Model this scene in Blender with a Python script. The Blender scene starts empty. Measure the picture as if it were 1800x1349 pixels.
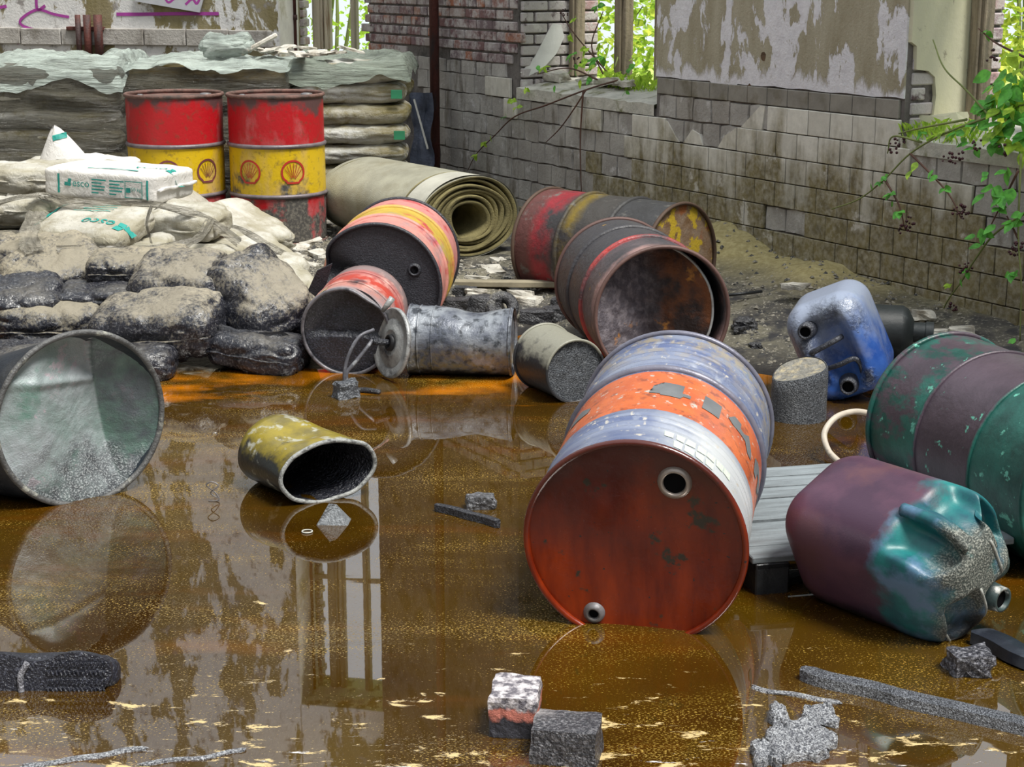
import bpy, bmesh, math, random
from mathutils import Vector, Matrix, noise
from mathutils.bvhtree import BVHTree

# ---------------------------------------------------------------- camera, light, exposure
SC = bpy.context.scene
COL = SC.collection
FPX, CAM_H = 3000.0, 1.715
PITCH = math.atan(734.5 / FPX)
cam_d = bpy.data.cameras.new('camera'); cam = bpy.data.objects.new('camera', cam_d); COL.objects.link(cam)
cam_d.sensor_fit = 'HORIZONTAL'; cam_d.sensor_width = 36; cam_d.lens = FPX * 36 / 1800
cam_d.clip_end = 300
cam.location = (0, 0, CAM_H); cam.rotation_euler = (math.pi / 2 - PITCH, 0, 0)
SC.camera = cam
world = bpy.data.worlds.new('overcast_sky'); SC.world = world; world.use_nodes = True
wbg = world.node_tree.nodes['Background']
wbg.inputs[0].default_value = (0.87, 0.94, 1.0, 1); wbg.inputs[1].default_value = 0.72
sun_d = bpy.data.lights.new('sun', 'SUN'); sun = bpy.data.objects.new('sun', sun_d); COL.objects.link(sun)
sun_d.energy = 3.8; sun_d.angle = math.radians(20); sun_d.color = (1.0, 0.97, 0.9)
sun.rotation_euler = (math.radians(27), 0, math.radians(50))
SC.view_settings.view_transform = 'Standard'; SC.view_settings.look = 'None'
SC.view_settings.gamma = 1; SC.view_settings.use_curve_mapping = False
SC.view_settings.exposure = 0.55
SC.cycles.max_bounces = 6; SC.cycles.diffuse_bounces = 3; SC.cycles.glossy_bounces = 3; SC.cycles.transparent_max_bounces = 6; SC.cycles.adaptive_threshold = 0.03

RNG = random.Random(7)
R = math.radians
V = Vector
# ---------------------------------------------------------------- pixel helpers (where a seen point stands in the world)
_F = V((0, math.cos(PITCH), -math.sin(PITCH))); _U = V((0, math.sin(PITCH), math.cos(PITCH))); _C = V((0, 0, CAM_H))
def ray(px, py): return _F + V((1, 0, 0)) * ((px - 900) / FPX) - _U * ((py - 674.5) / FPX)
def gp(px, py, z=0.0):
    r = ray(px, py); return _C + r * ((z - CAM_H) / r.z)
def at(px, py, Y):
    r = ray(px, py); return _C + r * (Y / r.y)
WA = gp(1793, 617); WTH = R(31)
WD = V((-math.sin(WTH), math.cos(WTH), 0)); WN = V((-WD.y, WD.x, 0))          # along the side wall / into the room
def wp(px, py, t=0.0):                                                        # point on the side wall, t into the room
    r = ray(px, py); k = ((WA + WN * t - _C).dot(WN)) / r.dot(WN); return _C + r * k
def w_sh(px, py, t=0.0):
    P = wp(px, py, t); return (P - WA).dot(WD), P.z
BQ = WA + WD * 6.62; BA = R(14)
BD = V((-math.cos(BA), math.sin(BA), 0)); BN = V((-BD.y, BD.x, 0))
def b_uh(px, py, t=0.0):
    r = ray(px, py); k = ((BQ + BN * t - _C).dot(BN)) / r.dot(BN); P = _C + r * k
    return (P - BQ).dot(BD), P.z

# ---------------------------------------------------------------- object helpers
def setp(o, label=None, cat=None, group=None, kind=None):
    if label: o['label'] = label
    if cat: o['category'] = cat
    if group: o['group'] = group
    if kind: o['kind'] = kind
    return o
def mesh(name, vf, mat, smooth=True):
    m = bpy.data.meshes.new(name); m.from_pydata([tuple(v) for v in vf[0]], [], vf[1]); m.update()
    if mat is not None:
        for k in (mat if isinstance(mat, (list, tuple)) else [mat]): m.materials.append(k)
    if smooth: m.polygons.foreach_set('use_smooth', [True] * len(m.polygons))
    return m
def link(name, me, parent=None, M=None):
    o = bpy.data.objects.new(name, me); COL.objects.link(o)
    if parent is not None: o.parent = parent
    if M is not None: o.matrix_basis = M
    return o
def obj(name, vf, mat, parent=None, smooth=True, M=None, flat_angle=None):
    me = mesh(name, vf, mat, smooth)
    if flat_angle: sharp(me, flat_angle)
    return link(name, me, parent, M)
def sharp(me, ang):
    bm = bmesh.new(); bm.from_mesh(me)
    for e in bm.edges:
        if len(e.link_faces) == 2 and e.calc_face_angle(0) > ang: e.smooth = False
    bm.to_mesh(me); bm.free()
def fixn(me):
    bm = bmesh.new(); bm.from_mesh(me); bmesh.ops.recalc_face_normals(bm, faces=bm.faces); bm.to_mesh(me); bm.free()
def empty(name, M=None, label=None, cat=None, group=None, kind=None):
    o = bpy.data.objects.new(name, None); COL.objects.link(o); o.empty_display_size = .1
    if M is not None: o.matrix_basis = M
    return setp(o, label, cat, group, kind)
def T(*v): return Matrix.Translation(V(v) if len(v) > 1 else V(v[0]))
def Rz(d): return Matrix.Rotation(R(d), 4, 'Z')
def Rx(d): return Matrix.Rotation(R(d), 4, 'X')
def Ry(d): return Matrix.Rotation(R(d), 4, 'Y')
def S3(x, y, z): return Matrix.Diagonal((x, y, z, 1))
def lay(c, head, tilt=0, roll=0):
    """frame of a lying drum: local z runs from the near face into the depth, x right, y down"""
    h, t = R(head), R(tilt)
    z = V((math.sin(h) * math.cos(t), math.cos(h) * math.cos(t), math.sin(t))); x = V((math.cos(h), -math.sin(h), 0)); y = z.cross(x)
    return T(c) @ Matrix((x, y, z)).transposed().to_4x4() @ Rz(roll)
def join(*vfs):
    vs, fs = [], []
    for v, f in vfs:
        n = len(vs); vs += list(v); fs += [tuple(i + n for i in q) for q in f]
    return vs, fs
def xf(vf, M): return [M @ V(v) for v in vf[0]], vf[1]
def n3(p, s=1.0, seed=0.0): return noise.noise(V(p) * s + V((seed, seed * 1.7, seed * .3)))
def fb(p, s=1.0, seed=0.0, o=4):
    return noise.fractal(V(p) * s + V((seed, seed * 1.7, seed * .3)), 1.0, 2.0, o)
# shapes -----------------------------------------------------------------
def lathe(prof, seg=56, dfm=None, cap0=False, cap1=False):
    vs, fs = [], []
    for r, z in prof:
        for k in range(seg):
            a = 2 * math.pi * k / seg; vs.append(V((r * math.cos(a), r * math.sin(a), z)))
    for i in range(len(prof) - 1):
        for k in range(seg):
            k2 = (k + 1) % seg; fs.append((i * seg + k, i * seg + k2, (i + 1) * seg + k2, (i + 1) * seg + k))
    if cap0: fs.append(tuple(reversed(range(seg))))
    if cap1: fs.append(tuple((len(prof) - 1) * seg + k for k in range(seg)))
    if dfm: vs = [dfm(v) for v in vs]
    return vs, fs
def ring(rad, z, r=.008, seg=56, n=8, dfm=None, sq=1.0):
    vs, fs = [], []
    for k in range(seg):
        a = 2 * math.pi * k / seg
        for j in range(n):
            b = 2 * math.pi * j / n; rr = rad + r * math.cos(b)
            vs.append(V((rr * math.cos(a), rr * math.sin(a), z + r * sq * math.sin(b))))
    for k in range(seg):
        for j in range(n):
            fs.append((k * n + j, ((k + 1) % seg) * n + j, ((k + 1) % seg) * n + (j + 1) % n, k * n + (j + 1) % n))
    if dfm: vs = [dfm(v) for v in vs]
    return vs, fs
def disc(rad, z=0, nr=14, seg=56, dfm=None):
    prof = [(max(.002, rad * i / nr), z) for i in range(nr + 1)]
    return lathe(prof, seg, dfm, cap0=True)
def loft(rings, cap0=False, cap1=False):
    """rings: lists of points of equal length"""
    n = len(rings[0]); vs, fs = [], []
    for r in rings: vs += [V(p) for p in r]
    for i in range(len(rings) - 1):
        for k in range(n):
            k2 = (k + 1) % n; fs.append((i * n + k, i * n + k2, (i + 1) * n + k2, (i + 1) * n + k))
    if cap0: fs.append(tuple(reversed(range(n))))
    if cap1: fs.append(tuple((len(rings) - 1) * n + k for k in range(n)))
    return vs, fs
def oval(c, x, y, n=56, dfm=None):
    out = []
    for k in range(n):
        a = 2 * math.pi * k / n; p = V(c) + V(x) * math.cos(a) + V(y) * math.sin(a); out.append(dfm(p, a) if dfm else p)
    return out
def tube(pts, r, n=8, closed=False):
    pts = [V(p) for p in pts]; rs = r if isinstance(r, (list, tuple)) else [r] * len(pts); N = len(pts); rings = []; up = None
    for i, p in enumerate(pts):
        if closed: d = pts[(i + 1) % N] - pts[i - 1]
        else: d = pts[min(i + 1, N - 1)] - pts[max(i - 1, 0)]
        d = d.normalized()
        if up is None: up = V((0, 0, 1)) if abs(d.z) < .9 else V((1, 0, 0))
        x = (up - d * up.dot(d)).normalized(); up = x; y = d.cross(x)
        rings.append([p + x * rs[i] * math.cos(2 * math.pi * k / n) + y * rs[i] * math.sin(2 * math.pi * k / n) for k in range(n)])
    if closed: rings.append(rings[0])
    return loft(rings, not closed, not closed)
def spline(ctrl, n=8):
    c = [V(p) for p in ctrl]; c = [c[0] * 2 - c[1]] + c + [c[-1] * 2 - c[-2]]; out = []
    for i in range(1, len(c) - 2):
        for k in range(n):
            t = k / n; p0, p1, p2, p3 = c[i - 1:i + 3]
            out.append(.5 * (2 * p1 + (p2 - p0) * t + (2 * p0 - 5 * p1 + 4 * p2 - p3) * t * t + (3 * p1 - p0 - 3 * p2 + p3) * t ** 3))
    out.append(c[-2]); return out
def box(a, b, c, bev=.0, cx=0, cy=0, cz=0):
    """box of full size a,b,c with chamfered edges, centred"""
    x, y, z = a / 2, b / 2, c / 2
    if bev <= 0:
        vs = [(sx * x, sy * y, sz * z) for sz in (-1, 1) for sy in (-1, 1) for sx in (-1, 1)]
        fs = [(0, 2, 3, 1), (4, 5, 7, 6), (0, 1, 5, 4), (2, 6, 7, 3), (0, 4, 6, 2), (1, 3, 7, 5)]
        return [V(v) + V((cx, cy, cz)) for v in vs], fs
    bm = bmesh.new(); bmesh.ops.create_cube(bm, size=1, matrix=S3(a, b, c)); bmesh.ops.bevel(bm, geom=list(bm.edges), offset=bev, segments=1, affect='EDGES', profile=.5)
    vs = [v.co + V((cx, cy, cz)) for v in bm.verts]; bm.verts.index_update(); fs = [tuple(v.index for v in f.verts) for f in bm.faces]; bm.free(); return vs, fs
def rbox(a, b, c, r, n=10, dfm=None):
    """rounded box of half sizes a,b,c, corner radius r, n cells per edge"""
    bm = bmesh.new(); bmesh.ops.create_cube(bm, size=2); bmesh.ops.subdivide_edges(bm, edges=list(bm.edges), cuts=n - 1, use_grid_fill=True)
    vs = []
    for v in bm.verts:
        p = V((v.co.x * a, v.co.y * b, v.co.z * c)); q = V((max(-a + r, min(a - r, p.x)), max(-b + r, min(b - r, p.y)), max(-c + r, min(c - r, p.z))))
        d = p - q
        p = q + d.normalized() * r if d.length > 1e-6 else p
        vs.append(dfm(p) if dfm else p)
    bm.verts.index_update(); fs = [tuple(v.index for v in f.verts) for f in bm.faces]; bm.free(); return vs, fs
def rock(a, b, c, seed, n=4, rough=.25, r=.5, chip=0.0):
    def d(p):
        k = 1 + rough * fb(p, 1.3 / max(a, b, c), seed, 3)
        p = V((p.x * k, p.y * k, p.z * k)); return p
    return rbox(a, b, c, min(a, b, c) * r, n, d)
def prism(poly, t, axis='y'):
    """extrude a 2D polygon (u,v) by thickness t; axis y: u->x, v->z"""
    n = len(poly)
    if axis == 'y': vs = [V((u, 0, v)) for u, v in poly] + [V((u, t, v)) for u, v in poly]
    else: vs = [V((u, v, 0)) for u, v in poly] + [V((u, v, t)) for u, v in poly]
    return vs, [tuple(range(n)), tuple(reversed(range(n, 2 * n)))] + [(i, i + n, (i + 1) % n + n, (i + 1) % n) for i in range(n)]
def stroke(pts, w, closed=False):
    """flat ribbon of width w along 2D points"""
    P = [V((p[0], p[1], 0)) for p in pts]; N = len(P); vs, fs = [], []
    for i in range(N):
        d = (P[(i + 1) % N] - P[i - 1]) if closed else (P[min(i + 1, N - 1)] - P[max(i - 1, 0)])
        d = d.normalized(); q = V((-d.y, d.x, 0)) * w / 2; vs += [P[i] - q, P[i] + q]
    for i in range(N if closed else N - 1):
        j = (i + 1) % N; fs.append((2 * i, 2 * j, 2 * j + 1, 2 * i + 1))
    return vs, fs
def text2d(body, size=1.0):
    cu = bpy.data.curves.new('lettering', 'FONT'); cu.body = body; cu.size = size; cu.resolution_u = 3; cu.align_x = 'LEFT'
    o = bpy.data.objects.new('lettering', cu); COL.objects.link(o); bpy.context.view_layer.update()
    me = bpy.data.meshes.new_from_object(o); vs = [v.co.copy() for v in me.vertices]; fs = [tuple(p.vertices) for p in me.polygons]
    bpy.data.objects.remove(o); bpy.data.curves.remove(cu); bpy.data.meshes.remove(me); return vs, fs
def subdiv2d(vf, maxlen):
    bm = bmesh.new(); bv = [bm.verts.new(v) for v in vf[0]]
    for f in vf[1]:
        try: bm.faces.new([bv[i] for i in f])
        except ValueError: pass
    bmesh.ops.triangulate(bm, faces=bm.faces)
    for _ in range(6):
        e = [e for e in bm.edges if e.calc_length() > maxlen]
        if not e: break
        bmesh.ops.subdivide_edges(bm, edges=e, cuts=1); bmesh.ops.triangulate(bm, faces=[f for f in bm.faces if len(f.verts) > 3])
    bm.verts.index_update(); out = [v.co.copy() for v in bm.verts], [tuple(v.index for v in f.verts) for f in bm.faces]; bm.free(); return out
def wrap_cyl(vf, rad, phi0, z0, k=1.0, dfm=None):
    """2D shape (x along the girth, y along the axis) laid on a cylinder of radius rad"""
    vs = []
    for v in vf[0]:
        a = R(phi0) + k * v.x / rad; p = V((rad * math.cos(a), rad * math.sin(a), z0 + v.y)); vs.append(dfm(p) if dfm else p)
    return vs, vf[1]
def stick(vf, M, tgt, dirv, off=.004):
    """lay a 2D shape, placed by M in the target's space, on the target's surface along dirv"""
    bvh = BVHTree.FromPolygons([V(v) for v in tgt[0]], tgt[1]); d = V(dirv).normalized(); vs = []
    for v in vf[0]:
        p = M @ V(v); h = bvh.ray_cast(p - d * 1.0, d, 2.0); vs.append((h[0] - d * off) if h[0] is not None else p)
    return vs, vf[1]

# ---------------------------------------------------------------- materials
class N:
    def __init__(s, name):
        s.m = bpy.data.materials.new(name); s.m.use_nodes = True; s.t = s.m.node_tree; s.b = s.t.nodes['Principled BSDF']; s.out = s.t.nodes['Material Output']
        s._tc = None; s._g = None
    def new(s, ty): return s.t.nodes.new(ty)
    def set(s, sock, v):
        if isinstance(v, bpy.types.NodeSocket): s.t.links.new(v, sock)
        elif isinstance(v, (tuple, list)) and sock.type == 'RGBA': sock.default_value = (v[0], v[1], v[2], 1)
        else: sock.default_value = v
    def co(s, k='obj'):
        if k == 'world':
            if not s._g: s._g = s.new('ShaderNodeNewGeometry')
            return s._g.outputs['Position']
        if not s._tc: s._tc = s.new('ShaderNodeTexCoord')
        return s._tc.outputs['Object']
    def mp(s, vec, sc=(1, 1, 1), rot=(0, 0, 0), loc=(0, 0, 0)):
        n = s.new('ShaderNodeMapping'); s.set(n.inputs['Vector'], vec); n.inputs['Scale'].default_value = sc; n.inputs['Rotation'].default_value = rot; n.inputs['Location'].default_value = loc; return n.outputs[0]
    def noise(s, scale, detail=6, k='obj', sc=(1, 1, 1), rough=.6, rot=(0, 0, 0), loc=(0, 0, 0), vec=None, dist=0.0):
        n = s.new('ShaderNodeTexNoise'); s.set(n.inputs['Vector'], s.mp(vec if vec is not None else s.co(k), sc, rot, loc)); n.inputs['Scale'].default_value = scale
        n.inputs['Detail'].default_value = detail; n.inputs['Roughness'].default_value = rough; n.inputs['Distortion'].default_value = dist; return n.outputs['Fac']
    def vor(s, scale, k='obj', sc=(1, 1, 1), feature='F1'):
        n = s.new('ShaderNodeTexVoronoi'); n.feature = feature; s.set(n.inputs['Vector'], s.mp(s.co(k), sc)); n.inputs['Scale'].default_value = scale; return n.outputs['Distance']
    def sep(s, k='obj', ax=2):
        n = s.new('ShaderNodeSeparateXYZ'); s.set(n.inputs[0], s.co(k)); return n.outputs[ax]
    def rg(s, f, lo, hi, a=0.0, b=1.0):
        n = s.new('ShaderNodeMapRange'); s.set(n.inputs[0], f); n.inputs[1].default_value = lo; n.inputs[2].default_value = hi; n.inputs[3].default_value = a; n.inputs[4].default_value = b; return n.outputs[0]
    def ma(s, op, a, b=0.0):
        n = s.new('ShaderNodeMath'); n.operation = op; s.set(n.inputs[0], a); s.set(n.inputs[1], b); return n.outputs[0]
    def mix(s, f, a, b):
        n = s.new('ShaderNodeMix'); n.data_type = 'RGBA'; s.set(n.inputs[0], f); s.set(n.inputs[6], a); s.set(n.inputs[7], b); return n.outputs[2]
    def bump(s, h, st=.3, dist=.01):
        n = s.new('ShaderNodeBump'); s.set(n.inputs['Height'], h); n.inputs['Strength'].default_value = st; n.inputs['Distance'].default_value = dist; s.t.links.new(n.outputs[0], s.b.inputs['Normal']); return n
    def nz(s):
        n = s.new('ShaderNodeSeparateXYZ'); s.co('world'); s.t.links.new(s._g.outputs['Normal'], n.inputs[0]); return n.outputs[2]
    def rnd(s):
        n = s.new('ShaderNodeObjectInfo'); return n.outputs['Random']
    def done(s, col, rough=.6, metal=0.0, spec=.5, coat=0.0, coat_r=.1):
        b = s.b; s.set(b.inputs['Base Color'], col); s.set(b.inputs['Roughness'], rough); s.set(b.inputs['Metallic'], metal); s.set(b.inputs['Specular IOR Level'], spec)
        if not (isinstance(coat, float) and coat == 0): s.set(b.inputs['Coat Weight'], coat); b.inputs['Coat Roughness'].default_value = coat_r
        return s.m
def plain(name, col, rough=.6, metal=0.0, var=.25, scale=8, bump=.15, bs=60, dirt=None, dlo=.5, dhi=.65, k='obj', spec=.5, coat=0.0, sc=(1, 1, 1)):
    n = N(name); f = n.noise(scale, 5, k, sc=sc); c2 = tuple(x * (1 - var) for x in col); c = n.mix(n.rg(f, .35, .65), c2, col)
    if dirt: c = n.mix(n.rg(n.noise(scale * .7, 8, k, loc=(3, 5, 1), sc=sc), dlo, dhi), c, dirt)
    if bump: n.bump(n.noise(bs, 4, k), bump)
    return n.done(c, rough, metal, spec, coat)
TAR = (.018, .019, .026)
def tarred(name, base=TAR, light=(.17, .18, .21), amt=(.56, .72), bs=90, bst=.75, rough=.38, sc2=(1, 1, 1), spec=.6, wash=None, wlo=.5, whi=.7, bd=.012):
    """tar or oil crust with grit: dark, knobbly, shiny"""
    bs *= 2.3; n = N(name); g = n.ma('ADD', n.noise(bs, 3, rough=.55), n.noise(bs * .22, 3)); c = n.mix(n.rg(n.noise(bs * .9, 3, loc=(1, 2, 3)), amt[0] - .03, amt[1] + .08), base, light); c = n.mix(n.rg(n.noise(bs * .12, 4, loc=(5, 2, 3)), .4, .65, .0, .45), c, base)
    if wash: c = n.mix(n.rg(n.noise(5, 6, sc=sc2, loc=(7, 1, 2)), wlo, whi), c, wash)
    n.bump(g, bst, bd); return n.done(c, rough, 0, spec)
def banded(name, bands, dirt=(.05, .045, .04), dlo=.52, dhi=.66, dsc=5, rough=.45, wear=None, wlo=.6, whi=.66, wsc=14, edge=.004, sc=(1, 1, 1), bump=.25, bs=45, tar=None, tlo=.5, thi=.7, tsc=(1, 1, 1), spec=.5, metal=0.0, ts=4, soft=.002):
    """paint in bands along local z: [(z_from, colour), ...]"""
    n = N(name); z = n.ma('ADD', n.sep('obj', 2), n.rg(n.noise(20, 4), 0, 1, -edge, edge)); c = bands[0][1]
    for zz, col in bands[1:]: c = n.mix(n.rg(z, zz - soft, zz + soft), c, col)
    v = n.noise(9, 6, loc=(4, 4, 4)); dk = n.new('ShaderNodeMix'); dk.data_type = 'RGBA'; dk.blend_type = 'MULTIPLY'; n.set(dk.inputs[0], n.rg(v, .4, .7, 0, .5)); n.set(dk.inputs[6], c); dk.inputs[7].default_value = (.45, .42, .4, 1); c = dk.outputs[2]
    if wear: c = n.mix(n.rg(n.noise(wsc, 8, loc=(9, 2, 5)), wlo, whi), c, wear)
    c = n.mix(n.rg(n.noise(dsc, 9, sc=sc, rough=.65), dlo, dhi), c, dirt)
    if tar: c = n.mix(n.rg(n.noise(ts, 8, sc=tsc, loc=(2, 8, 3), rough=.62), tlo, thi), c, tar)
    n.bump(n.noise(bs, 5), bump); return n.done(c, n.rg(v, .3, .7, rough - .12, rough + .15), metal, spec)

# ================================================================ THE SETTING
# ---------------------------------------------------------------- ground and oil
SHORE = [(-9, 7.0), (-3, 7.2), (-1.9, 7.42), (-1.0, 7.3), (-.5, 7.3), (-.15, 7.75), (.1, 8.05), (.35, 7.7), (.8, 7.35), (1.1, 7.2), (1.5, 6.95), (2, 6.8), (3, 6.4), (9, 6)]
def shore(x):
    for (a, ya), (b, yb) in zip(SHORE, SHORE[1:]):
        if x <= b: return ya + (yb - ya) * max(0, (x - a)) / (b - a)
    return SHORE[-1][1]
def ground(x, y):
    d = y - shore(x) + .12 * n3((x, y, 0), 2.2, 3)
    z = max(-.11, min(.1, d * .09)); w = max(0.0, min(1.0, (d + .1) * 1.2))
    z += w * (.022 * fb((x, y, 0), 4.0, 1, 4) + .012 * fb((x, y, 0), 17.0, 2, 3))
    q = V((x, y, 0)) - WA; s, t = q.dot(WD), q.dot(WN); t = max(t, 0)
    hp = .2 * math.exp(-((s - 2.15) / .5) ** 2) + .11 * math.exp(-((s - 1.25) / .38) ** 2) + .05 * math.exp(-((s - .3) / .7) ** 2) + .05 * math.exp(-((s - 4) / 1.5) ** 2)
    return z + hp * math.exp(-(t / .42) ** 2) * (1 + .25 * n3((x, y, 0), 6, 9))
def m_ground():
    n = N('dirt'); f = n.noise(3.2, 8, 'world'); g = n.noise(38, 5, 'world', loc=(2, 1, 0)); c = n.mix(n.rg(f, .4, .62), (.065, .06, .054), (.17, .155, .11))
    c = n.mix(n.rg(n.noise(55, 3, 'world'), .56, .7), c, (.4, .37, .3)); c = n.mix(n.rg(n.noise(7, 7, 'world', loc=(5, 5, 5)), .5, .62), c, (.035, .034, .036))
    z = n.sep('world', 2); c = n.mix(n.rg(z, .13, .2), c, n.mix(n.rg(g, .4, .65), (.3, .25, .11), (.42, .36, .18)))
    c = n.mix(n.rg(z, .045, .005), c, (.02, .018, .018)); n.bump(g, .7, .02); return n.done(c, n.rg(z, .0, .05, .3, .9), 0, .4)
vs, fs = [], []
nx, ny = 220, 230; x0, x1, y0, y1 = -5.3, 8.4, -4.3, 16.5
for j in range(ny + 1):
    for i in range(nx + 1):
        x = x0 + (x1 - x0) * i / nx; y = y0 + (y1 - y0) * j / ny; vs.append((x, y, ground(x, y)))
for j in range(ny):
    for i in range(nx): a = j * (nx + 1) + i; fs.append((a, a + 1, a + nx + 2, a + nx + 1))
setp(obj('floor', (vs, fs), m_ground()), 'dirt and rubble floor of the ruined hall sloping up out of the oil', kind='structure')

def m_oil():
    n = N('oil'); P = n.co('world')
    fine = n.noise(300, 3, 'world', sc=(.45, 1.0, 1), rough=.55); big = n.noise(1.7, 5, 'world', sc=(.7, 1.3, 1)); strk = n.noise(5.5, 6, 'world', sc=(.35, 1.7, 1), rot=(0, 0, .12), dist=.5)
    scum = n.noise(13, 9, 'world', sc=(.5, 1.25, 1), rot=(0, 0, .35), loc=(3, 3, 0), rough=.74, dist=.35)
    dens = n.rg(big, .36, .64, .68, .555)                                     # how thick the gold flecks lie
    fl = n.rg(n.ma('SUBTRACT', fine, dens), 0, .045)
    fl = n.ma('MULTIPLY', fl, n.rg(strk, .36, .58, .12, 1))
    yy = n.sep('world', 1); near = n.rg(yy, 4.7, 3.4)                          # patches of scum drifted to the near edge
    pt = n.rg(n.ma('ADD', scum, n.rg(near, 0, 1, -.14, .012)), .565, .6)
    pw = n.rg(n.ma('ADD', n.noise(26, 5, 'world', sc=(.4, 1.4, 1), rot=(0, 0, -.2), loc=(8, 2, 0), rough=.7), n.rg(near, 0, 1, -.25, -.02)), .6, .66)
    body = n.mix(n.rg(n.noise(1.1, 4, 'world', loc=(4, 9, 0)), .35, .65), (.03, .0125, .001), (.06, .031, .0015))
    body = n.mix(n.rg(n.noise(2.4, 4, 'world', sc=(.5, 1.6, 1), loc=(1, 5, 2)), .54, .68), body, (.075, .027, .001))
    sh = n.ma('MULTIPLY', n.rg(n.ma('ADD', yy, n.rg(n.noise(3, 4, 'world', sc=(.5, 1.5, 1)), .3, .7, -.35, .35)), 6.75, 7.05), n.rg(n.noise(1.6, 3, 'world', loc=(2, 2, 9)), .42, .56)); body = n.mix(sh, body, (.42, .13, .001))   # thin film of oil over the shore
    c = n.mix(fl, body, (.42, .27, .04)); c = n.mix(pt, c, (.55, .41, .19)); c = n.mix(pw, c, (.72, .7, .72))
    m = n.ma('MAXIMUM', n.ma('MULTIPLY', fl, .8), n.ma('MAXIMUM', pt, pw))
    n.bump(n.ma('ADD', n.ma('MULTIPLY', n.noise(5, 2, 'world', sc=(.6, 1.5, 1)), .06), n.ma('MULTIPLY', m, .1)), .1, .02)
    n.b.inputs['IOR'].default_value = 2.4
    return n.done(c, n.rg(m, 0, 1, .015, .55), 0, n.rg(m, 0, 1, .5, .2))
def grid(x0, x1, y0, y1, nx, ny, z):
    vs = [(x0 + (x1 - x0) * i / nx, y0 + (y1 - y0) * j / ny, z) for j in range(ny + 1) for i in range(nx + 1)]
    return vs, [(j * (nx + 1) + i, j * (nx + 1) + i + 1, (j + 1) * (nx + 1) + i + 1, (j + 1) * (nx + 1) + i) for j in range(ny) for i in range(nx)]
setp(obj('oil_pool', ([(-5.15, -4.15, 0), (9.0, -4.15, 0), (1.5, 8.75, 0), (-5.15, 8.75, 0)], [(0, 1, 2, 3)]), m_oil()), 'still brown oil with golden flecks flooding the floor', 'puddle', kind='stuff')

# ---------------------------------------------------------------- side wall with tiles, bricks and two windows
def m_tile(name, base, moss_hi, lo):
    n = N(name); z = n.sep('world', 2); f = n.noise(2.6, 8, 'world', sc=(1, 1, .8), rough=.65); drip = n.noise(9, 6, 'world', sc=(1, 1, .18), loc=(3, 0, 1))
    c = n.mix(n.rg(n.noise(20, 5, 'world'), .4, .7), base, tuple(x * .82 for x in base)); r = n.rnd(); c = n.mix(n.ma('MULTIPLY', r, .35), c, (.33, .31, .26))
    zz = n.ma('ADD', z, n.rg(n.ma('ADD', f, drip), .7, 1.3, -.32, .32)); mo = n.rg(zz, moss_hi, lo); mo = n.ma('MULTIPLY', mo, n.rg(n.noise(34, 4, 'world'), .25, .6, .55, .95))
    c = n.mix(mo, c, n.mix(n.rg(n.noise(13, 5, 'world', loc=(1, 7, 2)), .4, .65), (.2, .16, .06), (.115, .09, .035)))
    c = n.mix(n.rg(n.noise(5, 9, 'world', loc=(8, 8, 1), rough=.7), .6, .66), c, (.56, .53, .47)); n.bump(n.noise(70, 4, 'world'), .25, .005); return n.done(c, .55)
M_TILE = m_tile('pale_glazed_tile', (.78, .75, .67), .86, .5)
def m_mortar():
    n = N('old_mortar'); c = n.mix(n.rg(n.noise(4, 8, 'world'), .38, .62), (.33, .31, .29), (.52, .5, .47)); c = n.mix(n.ma('MULTIPLY', n.rnd(), .5), c, (.34, .31, .27))
    c = n.mix(n.rg(n.noise(11, 8, 'world', loc=(2, 2, 2), rough=.7), .57, .66), c, (.57, .55, .54)); c = n.mix(n.rg(n.noise(7, 8, 'world', sc=(1, 1, .3), loc=(6, 1, 2)), .55, .7), c, (.15, .13, .1))
    n.bump(n.noise(45, 6, 'world'), .6, .012); return n.done(c, .9)
M_MORT = m_mortar()
M_CORE = plain('wall_core', (.2, .18, .17), .95, var=.4, k='world', bs=50, bump=.6, dirt=(.06, .055, .05))
M_LEDGE = plain('grey_ledge_tile', (.3, .28, .245), .6, var=.3, k='world', dirt=(.16, .14, .1), bs=80)
def m_plaster():
    n = N('peeling_plaster'); f = n.noise(4.4, 9, 'world', sc=(1, 1, .42), rough=.66, dist=.25); big = n.noise(1.3, 3, 'world', loc=(2, 7, 3))
    ol = n.mix(n.rg(n.noise(7, 6, 'world', sc=(1, 1, .25)), .35, .65), (.32, .28, .19), (.44, .4, .3)); li = n.mix(n.rg(n.noise(18, 5, 'world'), .4, .7), (.78, .765, .8), (.66, .64, .68))
    k = n.ma('ADD', f, n.rg(big, .3, .7, -.075, .075)); m = n.rg(k, .515, .53); z = n.sep('world', 2); m = n.ma('MAXIMUM', m, n.rg(n.ma('ADD', z, n.rg(f, .3, .7, -.09, .09)), 1.14, 1.1))
    c = n.mix(m, ol, li); n.bump(n.ma('SUBTRACT', n.noise(60, 4, 'world'), m), .5, .01); return n.done(c, .8)
M_PLAS = m_plaster()
def m_brick(name, tints, white=.0):
    n = N(name); r = n.rnd(); c = tints[0]
    for i, t in enumerate(tints[1:]): c = n.mix(n.rg(r, (i + 1) / len(tints) - .02, (i + 1) / len(tints) + .02), c, t)
    c = n.mix(n.rg(n.noise(9, 8, 'world', rough=.7), .44 - white, .6 - white), c, (.5, .46, .45)); c = n.mix(n.rg(n.noise(16, 6, 'world', loc=(3, 1, 1)), .56, .68), c, (.12, .08, .085))
    n.bump(n.noise(55, 5, 'world'), .6, .01); return n.done(c, .9)
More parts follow.
